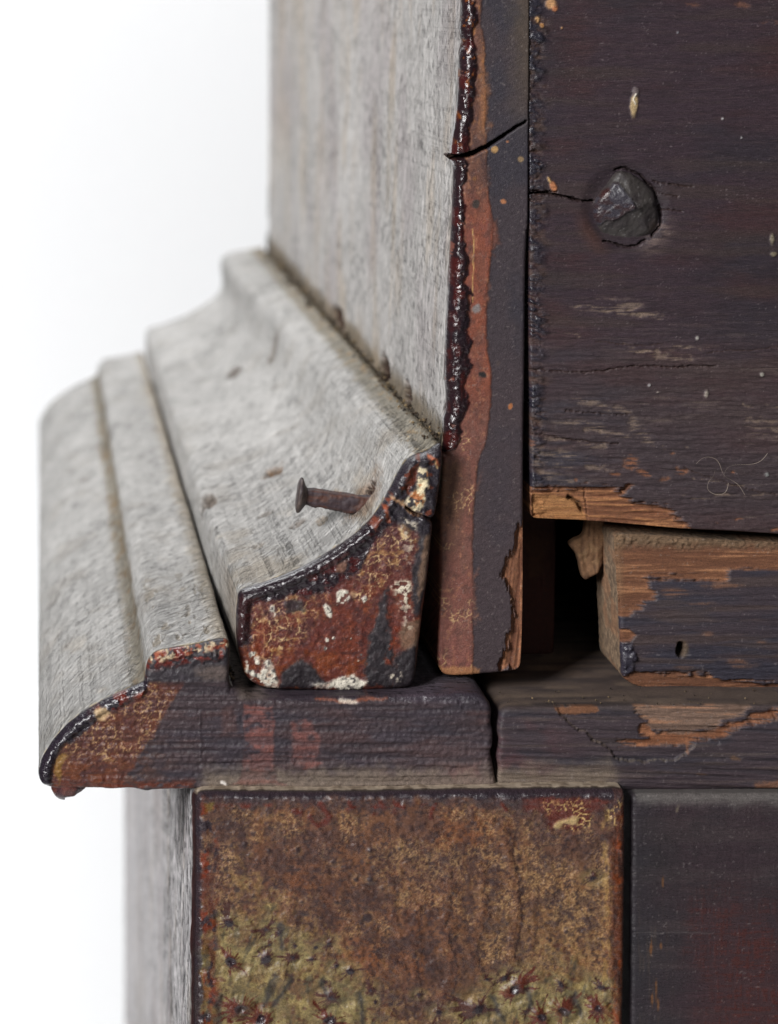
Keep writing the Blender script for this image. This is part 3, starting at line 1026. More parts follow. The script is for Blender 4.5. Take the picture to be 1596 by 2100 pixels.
# ---------------------------------------------------------------- cove moulding
CV_Y = 40
cove = [(906, 912), (909, 940), (905, 985), (899, 1030), (894, 1058, 1), (884, 1068, 1), (889, 1078), (886, 1110), (879, 1180), (868, 1262), (860, 1330), (853, 1388), (842, 1410),
        (780, 1417), (700, 1419), (600, 1417), (548, 1414), (518, 1402), (503, 1384), (493, 1350), (486, 1310), (485, 1270), (488, 1238), (492, 1218),
        (508, 1209), (540, 1199), (590, 1180), (640, 1157), (690, 1127), (730, 1098), (762, 1068), (785, 1036), (802, 1006), (818, 975), (834, 950), (852, 937), (878, 928), (894, 917)]
def paint_cove(cv):
    x, y = cv.x, cv.y
    cv.fill((100, 50, 42), .36)
    cv.mix(sstep(.45, .68, cv.n(40, 30, 4, 2)) * .8, (114, 54, 36))
    cv.mix(sstep(.5, .7, cv.n(26, 22, 4, 6)) * .7, (80, 46, 47))
    cv.mix(sstep(.56, .68, cv.n(12, 10, 4, 11, .6)) * .5, (60, 34, 34))
    cv.mix(sstep(.6, .72, cv.n(9, 8, 4, 3, .6)) * .4, (150, 84, 56))
    cv.mix(sstep(1260, 1120, y + (x - 700) * .25 + cv.wy * 12) * .7, (86, 50, 52), .38)
    # orange glow of thinner lacquer low down
    cv.mix(sstep(1300, 1350, y) * sstep(.5, .66, cv.n(18, 12, 4, 8)) * .8, (122, 58, 28), .3)
    # lumpy orange-peel
    cv.h += (cv.n(13, 11, 4, 9, .6) - .5) * 6
    # crackle, cream ground showing
    zone = np.maximum.reduce([cv.poly([(770, 1080), (850, 1060), (860, 1120), (800, 1180), (770, 1230), (725, 1225), (720, 1160), (755, 1120)], 18, 14),
                              cv.poly([(500, 1250), (640, 1205), (650, 1260), (600, 1330), (560, 1370), (515, 1350), (498, 1310)], 18, 16),
                              cv.poly([(560, 1210), (660, 1190), (690, 1230), (600, 1260)], 14, 12) * .6])
    ck = np.maximum(cv.crackle(19, .12, 2), cv.crackle(10, .10, 5) * .5) * (.4 + .6 * sstep(.3, .55, cv.n(8, 8, 3, 7)))
    pres = .45 + .55 * sstep(.3, .5, cv.n(22, 20, 4, 4))
    cv.mix(ck * zone * pres * .92, (214, 182, 134), .5, 0)
    cv.mix(ck * (1 - zone) * sstep(.55, .7, cv.n(60, 50, 3, 1)) * .4, (170, 110, 70))
    f1, f2 = worley(cv.x + cv.wx * 7, cv.y + cv.wy * 7, 21, 2)
    cv.h += zone * (1 - f1) * 1.5
    cv.mix(zone * sstep(.58, .75, cv.n(14, 11, 4, 11)) * .55, (176, 132, 78))
    # slate patches
    blk = np.maximum.reduce([cv.poly([(790, 1215), (800, 1200), (795, 1260), (806, 1310), (812, 1380), (800, 1412), (748, 1412), (750, 1340), (770, 1280)], 5, 10),
                             cv.poly([(600, 1365), (620, 1352), (650, 1375), (672, 1402), (640, 1412), (570, 1412), (580, 1380)], 4, 6),
                             cv.poly([(850, 1060), (890, 1070), (886, 1140), (868, 1262), (850, 1262), (845, 1180), (856, 1110)], 5, 10),
                             cv.poly([(812, 1345), (860, 1310), (855, 1410), (800, 1415)], 5, 8),
                             cv.poly([(585, 1232), (620, 1228), (622, 1250), (590, 1258)], 4, 6) * .8])
    cv.mix(blk, (45, 39, 43), .42, 1)
    cv.mix(blk * sstep(.6, .72, cv.n(16, 16, 3, 3)) * .4, (84, 74, 76))
    tanp = np.maximum.reduce([cv.poly([(830, 1275), (866, 1268), (858, 1325), (828, 1330), (822, 1300)], 5, 8), cv.poly([(868, 1100), (884, 1090), (876, 1190), (858, 1240), (862, 1160)], 4, 7),
                              cv.poly([(880, 1050), (896, 1048), (892, 1066), (878, 1066)], 3, 3)])
    cv.mix(tanp * .85, (124, 96, 76), .8)
    # dark glossy rim along the hollow
    arc = [(486, 1300), (488, 1240), (496, 1216), (540, 1199), (590, 1180), (640, 1157), (690, 1127), (730, 1098), (762, 1068), (785, 1036), (802, 1006), (818, 975), (834, 950), (852, 937), (880, 928), (906, 918)]
    da = seg_dist(x, y, arc)
    wide = np.interp(x, [486, 520, 600, 680, 740, 770, 800, 860, 910], [26, 30, 30, 48, 44, 22, 30, 20, 24])
    wide = wide * (.6 + .95 * fbm(x + y * .3, y * 0 + 1.7, 46, oct=3, seed=9))
    rim = sstep(wide * 1.25 + 3, wide * 1.25 - 9, da + cv.wx * 9)
    cv.mix(rim, (38, 26, 33), .16)
    cv.mix(rim * sstep(.5, .66, cv.n(22, 16, 3, 7)) * sstep(10, 20, da) * .9, (76, 22, 22), .16)
    cv.h += rim * (7 * np.sin(np.pi * np.clip(da / 26, 0, 1)) + (cv.n(9, 9, 4, 1, .7) - .5) * 7)
    cv.mix(cv.poly([(758, 1074), (772, 1058), (784, 1064), (770, 1086)], 3, 5), (112, 54, 36), .35)
    cv.mix(cv.poly([(690, 1155), (712, 1148), (706, 1172), (688, 1172)], 3, 6) * .8, (140, 100, 80), .6)
    # top lobe: black with cream filler and orange
    top = sstep(1078, 1060, y - (x - 800) * .38 + cv.wy * 5) * (x > 770)
    cv.mix(top, (46, 40, 47), .3)
    cv.h += top * (cv.n(11, 11, 3, 3) - .5) * 9
    cv.mix(top * sstep(.6, .7, cv.n(13, 13, 3, 9)) * .7, (128, 58, 34), .4)
    cream = cv.poly([(862, 960), (880, 956), (882, 985), (872, 1010), (868, 1040), (848, 1048), (826, 1030), (838, 1016), (856, 1000)], 4, 9)
    cv.mix(cream, (224, 208, 172), .6, 2)
    cv.mix(cream * sstep(.52, .64, cv.n(12, 12, 3, 5)) * .9, (176, 104, 56))
    cv.mix(cream * sstep(.64, .7, cv.n(9, 9, 3, 8)), (60, 56, 58))
    cv.mix(cv.poly([(838, 968), (862, 952), (858, 985), (836, 1006), (826, 1004)], 4, 8) * .8, (110, 48, 30), .35)
    cv.mix(cv.line([(880, 936), (894, 940), (900, 955)], 7, 3, 5), (172, 96, 62), .5)
    cv.mix(cv.line([(892, 945), (899, 962)], 2.4, 1.4, 3), (214, 180, 130), .5)
    cv.mix(cv.line([(805, 1020), (822, 1028), (838, 1050), (858, 1056)], 6, 3, 7) * .8, (206, 160, 116), .5)
    cv.mix(cv.line([(790, 1042), (796, 1070)], 8, 3, 6) * .8, (156, 78, 48), .4)
    # split across the lobe
    m = cv.line([(832, 1040), (850, 1054), (872, 1061), (900, 1068)], 3.4, 1.4, 2)
    cv.mix(m, (58, 38, 28), .9, -22)
    # white ground where lacquer is lost
    spk = sstep(.5, .63, cv.n(11, 9, 4, 10))
    white = np.maximum.reduce([cv.poly([(500, 1345), (516, 1338), (540, 1352), (556, 1350), (566, 1380), (572, 1408), (545, 1412), (515, 1400), (502, 1376)], 3, 7) * np.clip(spk + sstep(535, 548, x) * .7, 0, 1),
                               cv.poly([(680, 1398), (722, 1382), (752, 1398), (742, 1414), (700, 1418), (668, 1414)], 3, 8),
                               cv.poly([(645, 1402), (680, 1398), (690, 1414), (650, 1414)], 3, 6) * .7,
                               cv.poly([(688, 1232), (690, 1214), (702, 1207), (715, 1209), (717, 1224), (710, 1240), (698, 1238), (692, 1240)], 2, 5) * (1 - .85 * sstep(.56, .62, cv.n(9, 10, 3, 4))),
                               cv.poly([(661, 1242), (668, 1236), (677, 1242), (684, 1256), (682, 1268), (672, 1264)], 2, 4) * (1 - .8 * sstep(.56, .64, cv.n(9, 9, 3, 2))),
                               cv.blob(560, 1253, 8, 14, -.2, .3, .15) * (1 - .7 * sstep(.5, .6, cv.n(9, 10, 3, 8))),
                               cv.poly([(741, 1224), (750, 1220), (752, 1230), (747, 1236)], 1.5, 3), cv.blob(671, 1312, 4, 5, 0), cv.blob(684, 1309, 3.5, 3.5, 0), cv.blob(667, 1330, 3.5, 4, 0),
                               cv.blob(740, 1343, 2.5, 2.5), cv.blob(735, 1355, 2.5, 2.5), cv.blob(720, 1310, 2, 2)])
    cv.mix(white, (222, 214, 198), .6, 1.5)
    cv.mix(white * sstep(.58, .66, cv.n(7, 8, 3, 6)) * .85, (70, 64, 64))
    sw = np.maximum.reduce([cv.poly([(806, 1192), (840, 1186), (850, 1240), (835, 1250), (812, 1225)], 8, 10), cv.poly([(815, 1235), (840, 1240), (850, 1262), (842, 1300), (822, 1270)], 8, 10) * .7,
                            cv.poly([(795, 1370), (818, 1362), (822, 1395), (796, 1402)], 6, 8) * .8, cv.poly([(820, 1065), (850, 1072), (848, 1100), (820, 1085)], 6, 9) * .8, cv.poly([(835, 1100), (850, 1110), (842, 1170), (830, 1140)], 6, 9) * .6])
    cv.mix(sw * sstep(.54, .6, cv.n(8, 7, 3, 1)), (214, 202, 180), .6, 1)
    redv = cv.line([(818, 1290), (806, 1330), (800, 1355)], 13, 5, 10) * sstep(.42, .55, cv.n(14, 14, 3, 6))
    cv.mix(redv, (116, 48, 28), .3)
    cv.mix(cv.poly([(500, 1215), (520, 1240), (520, 1280), (498, 1330), (488, 1300), (488, 1240)], 6, 8) * .6, (60, 26, 26), .25)
    cv.mix(cv.poly([(528, 1285), (540, 1270), (548, 1340), (528, 1350), (515, 1330)], 8, 10) * .5, (124, 50, 28), .3)

def profile_wood(seed, base, fr):
    def f(bx, by, nx, ny, u, dep):
        # short fibres combed across the profile; broad weathering here, the fine grain in the material
        n1 = fbm(u + dep * .12, dep - u * .9, 150, 150, 3, seed)
        n2 = fbm(u, dep, 300, 420, 3, seed + 2)
        v = base * (.91 + .08 * n1 + .09 * n2)
        c = v[:, None] * np.array((1.0, .99, .975))
        br = sstep(.58, .74, fbm(u + dep * .12, dep - u * .9, 110, 130, 4, seed + 8)) * sstep(900, 80, dep)
        c = lerp_col(c, (150, 134, 112), br * .4)
        dk = sstep(.58, .76, fbm(u + dep * .12, dep - u * .9, 90, 70, 3, seed + 4))
        c = lerp_col(c, (146, 140, 132), dk * .3)
        h = (n1 - .5) * 1.5 + (fbm(u, dep, 300, 600, 3, seed + 3) - .5) * 6 - dk * 1.5
        r = np.full(len(u), .85)
        # the lacquer laps over the cut end
        e = fr + 16 * fbm(u, dep, 18, 30, 3, seed)
        m = sstep(e, e - 5, dep)
        c = lerp_col(c, (52, 40, 44), m)
        r = np.where(m > .5, .45, r)
        m = sstep(e + 10, e, dep) * (1 - m) * sstep(.45, .65, fbm(u, dep, 14, oct=2, seed=seed + 5))
        c = lerp_col(c, (188, 168, 128), m * .8)
        return c, r, h
    return f
_pc = profile_wood(3, 183, 13)
def side_cove(bx, by, nx, ny, u, dep):
    c, r, h = _pc(bx, by, nx, ny, u, dep)
    k = D / (D + CV_Y)
    px, py = CX + (bx - CX) * k, by * k
    # dirt lying on the flat top against the board
    top = sstep(846, 872, px + (fbm(dep, u, 40, oct=3, seed=2) - .5) * 16) * (py < 960)
    c = lerp_col(c, (126, 119, 104), top * .72)
    c = lerp_col(c, (154, 130, 98), top * sstep(.62, .74, fbm(dep, u, 30, 8, 3, 5)) * .7)
    c = lerp_col(c, (70, 60, 44), top * sstep(892, 902, px) * .8)
    h = h + top * (fbm(dep, u, 26, 10, 3, 6) - .5) * 7
    # rusty halo and slot around the nail, knots and dents further along
    rg = (fbm(u, dep, 14, 40, 3, 4) - .5) * .8
    def mark(pu, pd, ru, rd, col, dp, a=1.0):
        nonlocal c, h
        q = np.hypot((px - pu) / ru, (dep - pd) / rd) + rg
        m = sstep(1.1, .65, q) * (py < 1265)
        c = lerp_col(c, col, m * a)
        h = h - dp * m
    mark(768, 150, 40, 90, (132, 104, 80), 0, .55)
    mark(782, 156, 15, 40, (54, 34, 28), 18, .95)
    mark(736, 330, 12, 60, (140, 116, 88), 3, .6)
    mark(651, 862, 25, 44, (104, 80, 60), 14, .95)
    mark(664, 840, 8, 30, (62, 48, 40), 8, .9)
    mark(676, 2225, 22, 70, (98, 90, 84), 10, .85)
    mark(768, 1998, 16, 60, (128, 120, 112), 8, .7)
    mark(490, 817, 22, 70, (104, 92, 82), 14, .8)
    mark(690, 240, 14, 40, (130, 108, 82), 3, .5)
    mark(650, 330, 18, 26, (110, 98, 88), 6, .6)
    mark(600, 520, 20, 24, (120, 110, 100), 5, .6)
    mark(560, 300, 16, 20, (126, 114, 100), 4, .5)
    low = (px < 500) & (py > 1225)
    c = np.where(low[:, None], lerp_col(c, (150, 132, 114), .45 * sstep(500, 60, dep)), c)
    return c, r, h
mould = piece('cove_moulding', smooth_poly(cove, 6, .2, 30), CV_Y, FAR, paint_cove, side_cove, r=15, mats=(M_lacq, M_grey), parent=cab,
              vis=lambda x, y, nx, ny: ((ny < -.25) | (nx < -.5)) & (y < 1400) & ((x < 840) | (y < 950)), rows=320,
              sgrain=lambda bx, by, u, dep: (u * .98 - dep * .3 * .2, u * .2 + dep * .3 * .98),
              warp=lambda bx, by, dep, ids, lx, ly: (bx - sstep(1110, 950, by) * dep / FAR * 75 * sstep(905, 880, bx)
                                                     - sstep(560, 495, bx) * 13 * sstep(20, 600, dep), by),
              fuzz=(10000, 34, -.2, .16, 1500, None))

# ---------------------------------------------------------------- base moulding
BM_Y = 0
basem = [(79, 1588), (86, 1560), (97, 1541), (112, 1518), (134, 1494), (160, 1472), (190, 1453), (228, 1432), (262, 1417), (296, 1402, 1), (299, 1385), (303, 1362), (314, 1346), (332, 1337), (400, 1326), (452, 1314), (466, 1316),
         (471, 1330), (471, 1396), (476, 1412, 1), (500, 1424), (520, 1434), (545, 1432), (700, 1430), (860, 1427), (975, 1424), (994, 1430), (1006, 1444), (1010, 1462), (1009, 1485), (1013, 1502), (1012, 1530), (1008, 1545), (1012, 1566), (1016, 1590), (1019, 1612), (1006, 1619),
         (800, 1621), (640, 1623), (400, 1621), (318, 1623), (300, 1626), (270, 1619), (230, 1621), (180, 1619), (120, 1621), (96, 1615), (83, 1605)]
def paint_base(cv):
    x, y = cv.x, cv.y
    cv.fill((66, 53, 57), .5)
    cv.mix(sstep(.48, .7, cv.n(120, 30, 4, 2)) * .7, (62, 55, 64))
    cv.mix(sstep(.5, .72, cv.n(90, 24, 4, 7)) * .6, (78, 56, 56))
    # combed brush ridges
    rid = fbm(x + cv.wx * 6, y, 130, 7, 3, 4)
    cv.h += (rid - .5) * 7 + (cv.n(8, 6, 3, 6) - .5) * 3.5
    cv.mix(sstep(.52, .36, rid) * .35, (40, 36, 44))
    # left lobe: red-brown crazed lacquer up to a slanting brush edge
    edge = (x - 345) + (y - 1455) * .60
    lobe = sstep(5, -5, edge + cv.wx * 7) * (y > 1395)
    cv.mix(lobe, (88, 51, 43), .36)
    cv.mix(lobe * sstep(.5, .68, cv.n(26, 18, 4, 3)) * .7, (102, 55, 38))
    cv.mix(lobe * sstep(.52, .7, cv.n(22, 16, 4, 9)) * .7, (78, 48, 50))
    cv.mix(sstep(1530, 1600, y + (x - 150) * .3) * sstep(420, 100, x) * sstep(.4, .62, cv.n(22, 12, 4, 5)) * .85, (116, 62, 32), .3)
    ck = np.maximum(cv.crackle(18, .11, 3), cv.crackle(10, .09, 6) * .5) * (.25 + .75 * sstep(.36, .54, cv.n(44, 34, 3, 8)))
    cv.mix(ck * lobe * sstep(1600, 1540, y) * sstep(.2, .5, cv.n(9, 8, 3, 2)) * .85, (190, 154, 108), .5, 0)
    cv.h += lobe * (cv.n(13, 10, 4, 1, .6) - .5) * 5
    # bottom of the lobe, rust
    cv.mix(sstep(1590, 1612, y) * sstep(460, 380, x) * sstep(.45, .6, cv.n(26, 9, 3, 6)) * .8, (104, 46, 28), .3)
    # pink runs
    run = np.maximum(cv.poly([(498, 1446), (560, 1446), (562, 1500), (558, 1560), (572, 1598), (590, 1612), (478, 1612), (496, 1590), (502, 1550), (500, 1490)], 4, 6),
                     cv.poly([(598, 1480), (640, 1478), (655, 1520), (660, 1566), (630, 1580), (604, 1560)], 5, 8) * .85)
    cv.mix(run * (.5 + .45 * sstep(.36, .6, rid)) * sstep(.2, .5, cv.n(22, 14, 4, 11)), (128, 78, 71), .55)
    cv.mix(cv.poly([(920, 1575), (985, 1570), (980, 1600), (930, 1606)], 10, 12) * .6, (128, 74, 72))
    cv.mix(cv.poly([(450, 1455), (480, 1450), (485, 1500), (455, 1505)], 8, 8) * .3, (120, 74, 62))
    cv.mix(cv.line([(413, 1455), (411, 1500), (413, 1560)], 2, 1.2, 3) * .8, (40, 30, 36), .4, 2)
    # dust drifted along the bottom
    du = sstep(1556, 1600, y + cv.wy * 16 - (x - 800) * .004) * sstep(395, 430, x + cv.wx * 12)
    cv.mix(du * .85 * (1 - .5 * run), (126, 112, 98), .95)
    cv.mix(sstep(700, 1010, x) * sstep(1500, 1560, y) * .3, (112, 90, 86), .8)
    cv.mix(cv.line([(455, 1606), (463, 1609), (469, 1616)], 6, 2, 3), (232, 224, 216), .7, 2)
    # upper edge: worn rim, cream and orange under the cove
    cv.mix(sstep(1446, 1432, y + cv.wy * 4) * sstep(500, 540, x) * .7, (50, 44, 52), .3)
    cv.mix(cv.line([(650, 1434), (720, 1438), (790, 1434)], 5, 3, 6) * .8, (156, 84, 56), .5)
    cv.mix(cv.line([(700, 1434), (730, 1440)], 9, 3, 6) * .9, (214, 200, 184), .6)
    cv.mix(sstep(1455, 1430, y) * sstep(1000, 860, x) * sstep(780, 860, x) * .6, (90, 80, 90), .25)
    cv.h += sstep(1462, 1440, y) * sstep(800, 900, x) * (cv.n(18, 10, 3, 3) - .5) * 8
    cv.mix(sstep(476, 500, x) * sstep(560, 530, x) * sstep(1442, 1430, y) * .8, (104, 92, 84), .9)
    # fillet block above: slate, with a dusty hollow
    st = sstep(1404, 1394, y) * (x > 290) * (x < 478)
    cv.mix(st, (52, 46, 51), .45)
    cv.mix(st * cv.poly([(400, 1378), (440, 1362), (466, 1370), (466, 1398), (410, 1400)], 10, 10) * .8, (98, 84, 78), .9)
    cv.mix(st * sstep(.52, .64, cv.n(13, 10, 3, 7)) * sstep(1372, 1352, y + (x - 380) * .15) * .9, (112, 36, 28), .25)
    wh = sstep(1352, 1338, y + (x - 390) * .16 + cv.wy * 8)
    cv.mix(st * wh * sstep(.5, .6, cv.n(16, 9, 4, 4, .65)) * .9, (206, 184, 150), .6, 1)
    cv.mix(st * wh * sstep(.58, .66, cv.n(10, 8, 3, 2)), (140, 70, 44), .5)
    cv.h += st * sstep(1378, 1350, y) * (cv.n(11, 9, 3, 6) - .5) * 12
    cv.mix(cv.poly([(340, 1378), (362, 1376), (392, 1390), (420, 1386), (392, 1398), (350, 1394)], 3, 4) * .7, (66, 60, 66), .35)
    # dark glossy lip along the round
    arc = [(80, 1600), (86, 1560), (97, 1541), (112, 1518), (134, 1494), (160, 1472), (190, 1453), (228, 1432), (262, 1417), (300, 1402)]
    da = seg_dist(x, y, arc)
    wd = np.interp(x, [80, 100, 160, 230, 290, 310], [24, 30, 30, 26, 22, 0])
    wd = wd * (.55 + .9 * fbm(x + y * .3, y * 0 + 4.1, 40, oct=3, seed=2))
    rim = sstep(wd + 3, wd - 7, da + cv.wx * 8) * (x < 312)
    cv.mix(rim, (38, 30, 40), .2)
    cv.mix(rim * sstep(.56, .68, cv.n(18, 12, 3, 9)) * sstep(170, 220, x) * .9, (100, 34, 24), .2)
    cv.mix(rim * sstep(262, 285, x) * sstep(8, 14, da) * .8, (140, 54, 28), .25)
    cv.h += rim * (6 * np.sin(np.pi * np.clip(da / 26, 0, 1)) + (cv.n(8, 8, 4, 2, .7) - .5) * 8)
    cv.mix(cv.poly([(196, 1462), (216, 1450), (228, 1462), (214, 1482), (200, 1480)], 4, 7) * .85, (206, 176, 132), .5)
    cv.mix(cv.poly([(112, 1560), (132, 1545), (146, 1548), (128, 1580), (126, 1610), (108, 1590)], 4, 8) * .8, (140, 106, 48), .4)
_pb = profile_wood(8, 176, 10)
def side_base(bx, by, nx, ny, u, dep):
    c, r, h = _pb(bx, by, nx, ny, u, dep)
    # darker, browner band in the quirk between round and fillet
    q = np.hypot(bx - 297, by - 1401)
    m = sstep(40, 8, q + (fbm(u, dep, 30, 60, 3, 3) - .5) * 16)
    c = lerp_col(c, (112, 104, 88), m * .7)
    c = lerp_col(c, (122, 98, 70), m * .6 * sstep(.55, .7, fbm(u, dep, 20, 50, 3, 6)))
    q = sstep(424, 462, bx + (fbm(dep, u, 40, oct=3, seed=4) - .5) * 24) * (by < 1335)
    c = lerp_col(c, (144, 128, 104), q * .5)
    m = (by < 1345) * (bx > 300) * sstep(.64, .72, fbm(dep, u, 90, 26, 3, 7)) * sstep(900, 200, dep)
    c = lerp_col(c, (120, 108, 90), m * .6)
    h = h - m * 3
    # cracked skin near the end
    cr = np.abs(dep - (70 + 40 * fbm(u, dep * 0, 30, oct=3, seed=3)) - (bx - 400) * .3)
    m = sstep(5, 1.5, cr) * (bx > 380) * (by < 1340)
    c = lerp_col(c, (70, 60, 50), m)
    h = h - m * 7
    for pd, pb_, ru in ((560, 150, 14), (690, 120, 12)):
        q = np.hypot((dep - pd - (bx - pb_) * 2.0) / 16, (bx - pb_) / ru)
        m = sstep(1, .5, q) * (by > 1400)
        c = lerp_col(c, (82, 74, 68), m * .9)
        h = h - m * 8
    return c, r, h
bmould = piece('base_moulding', smooth_poly(basem, 6, .25, 30), BM_Y, FAR, paint_base, side_base, r=14, mats=(M_lacq, M_grey), parent=cab,
               vis=lambda x, y, nx, ny: ((ny < -.2) | (nx < -.4)) & (x < 478) & (y < 1616) | ((nx > .5) & (x < 480)), rows=300,
               sgrain=lambda bx, by, u, dep: (u * .98 - dep * .3 * .2, u * .2 + dep * .3 * .98),
               fuzz=(7000, 32, -.2, .16, 1500, None))

# ---------------------------------------------------------------- rail
RL_Y = 8
rail = [(1025, 1478), (1029, 1460), (1046, 1453), (1140, 1452), (1240, 1451), (1400, 1449), (1596, 1450), (1640, 1450, 1), (2600, 1450, 1), (2600, 1622, 1), (1640, 1622, 1), (1596, 1621), (1300, 1622), (1040, 1621), (1024, 1616), (1021, 1598), (1024, 1575), (1020, 1556), (1022, 1540), (1025, 1520), (1022, 1500)]
def paint_rail(cv):
    x, y = cv.x, cv.y
    cv.fill((66, 55, 60), .52)
    cv.mix(sstep(.48, .7, cv.n(200, 20, 4, 3)) * .7, (52, 49, 57))
    cv.mix(sstep(1220, 1050, x) * sstep(.4, .65, cv.n(60, 40, 4, 6)) * .6, (98, 62, 64))
    cv.mix(sstep(.55, .72, cv.n(160, 9, 4, 8)) * .5, (92, 78, 72))
    rid = fbm(x, y - x * .03, 160, 6, 4, 5)
    cv.h += (rid - .5) * 9
    cv.mix(sstep(.45, .3, rid) * .4, (38, 34, 40))
    top = sstep(1466, 1452, y + cv.wy * 4)
    cv.mix(top * .6, (80, 68, 64), .8)
    # flake: recessed bare wood with an orange broken rim
    fl = cv.poly([(1140, 1440), (1152, 1468), (1190, 1502), (1235, 1525), (1262, 1552), (1320, 1564), (1380, 1560), (1410, 1545), (1428, 1524), (1480, 1512), (1520, 1490), (1600, 1470), (1600, 1440)], 1.5, 7)
    cv.h -= fl * 6
    cv.mix(cv.line([(1145, 1460), (1190, 1500), (1235, 1524), (1262, 1552), (1320, 1564), (1390, 1558), (1425, 1530)], 2, 1.6, 7) * .45, (132, 116, 90), .8, 1)
    org = cv.poly([(1310, 1500), (1330, 1518), (1270, 1522), (1330, 1530), (1410, 1524), (1470, 1516), (1500, 1500), (1540, 1482), (1600, 1474), (1600, 1458), (1550, 1464), (1530, 1476), (1500, 1484), (1480, 1496), (1420, 1508), (1350, 1508), (1322, 1488)], 4, 5, 13, (60, 4))
    cv.mix(org, (124, 80, 55), .82, -6)
    gr = cv.poly([(1300, 1446), (1545, 1444), (1528, 1466), (1490, 1482), (1470, 1500), (1400, 1508), (1350, 1502), (1322, 1480), (1306, 1462)], 4, 5, 12, (60, 4))
    g = fbm(x, y - x * .03, 110, 4, 4, 2)
    cv.mix(gr, (124, 100, 86), .88, -4)
    cv.mix(gr * sstep(.5, .35, g) * .6, (92, 72, 62))
    cv.mix((org + gr) * sstep(.56, .72, g) * .5, (184, 128, 92))
    cv.mix(cv.poly([(1140, 1452), (1170, 1450), (1228, 1449), (1232, 1460), (1190, 1468), (1148, 1466)], 2, 5) * .9, (124, 82, 56), .82)
    cv.mix(cv.line([(1412, 1508), (1412, 1546)], 4, 2, 4) * .7, (140, 92, 64))
    cv.mix(cv.poly([(1546, 1605), (1596, 1598), (1600, 1624), (1550, 1622)], 4, 6) * .7, (142, 96, 68), .8)
    cv.mix(cv.blob(1508, 1556, 14, 5, .2, .5, .5) * .6, (124, 92, 66))
    cv.mix(cv.blob(1440, 1588, 12, 3, .1, .5, .5) * .5, (124, 92, 66))
    # dust
    du = sstep(1552, 1600, y + cv.wy * 16 + np.clip(x - 1150, 0, 200) * .12) * sstep(1300, 1230, x + cv.wx * 20)
    cv.mix(du * .85, (122, 108, 94), .95)
    cv.mix(sstep(.80, .84, cv.n(4.6, 4.6, 2, 5)) * .35, (150, 142, 140), .8)
def side_rail(bx, by, nx, ny, u, dep):
    n = fbm(bx, dep, 200, 9, 4, 3)
    c = lerp_col(np.tile((92., 78., 70.), (len(u), 1)), (66, 56, 54), sstep(.45, .65, n))
    c = lerp_col(c, (126, 108, 92), sstep(.58, .75, fbm(bx, dep, 120, 6, 4, 6)) * .6)
    return c, np.full(len(u), .85), (n - .5) * 4
piece('rail', smooth_poly(rail, 6, .8, 16), RL_Y, FAR, paint_rail, side_rail, r=9, mats=(M_hgr, M_hgr), parent=cab,
      ext=((), (1750, 2100, 2600), (), ()), vis=lambda x, y, nx, ny: (ny < -.5) & (x < 1660), rows=120,
      sgrain=lambda bx, by, u, dep: (bx, dep))

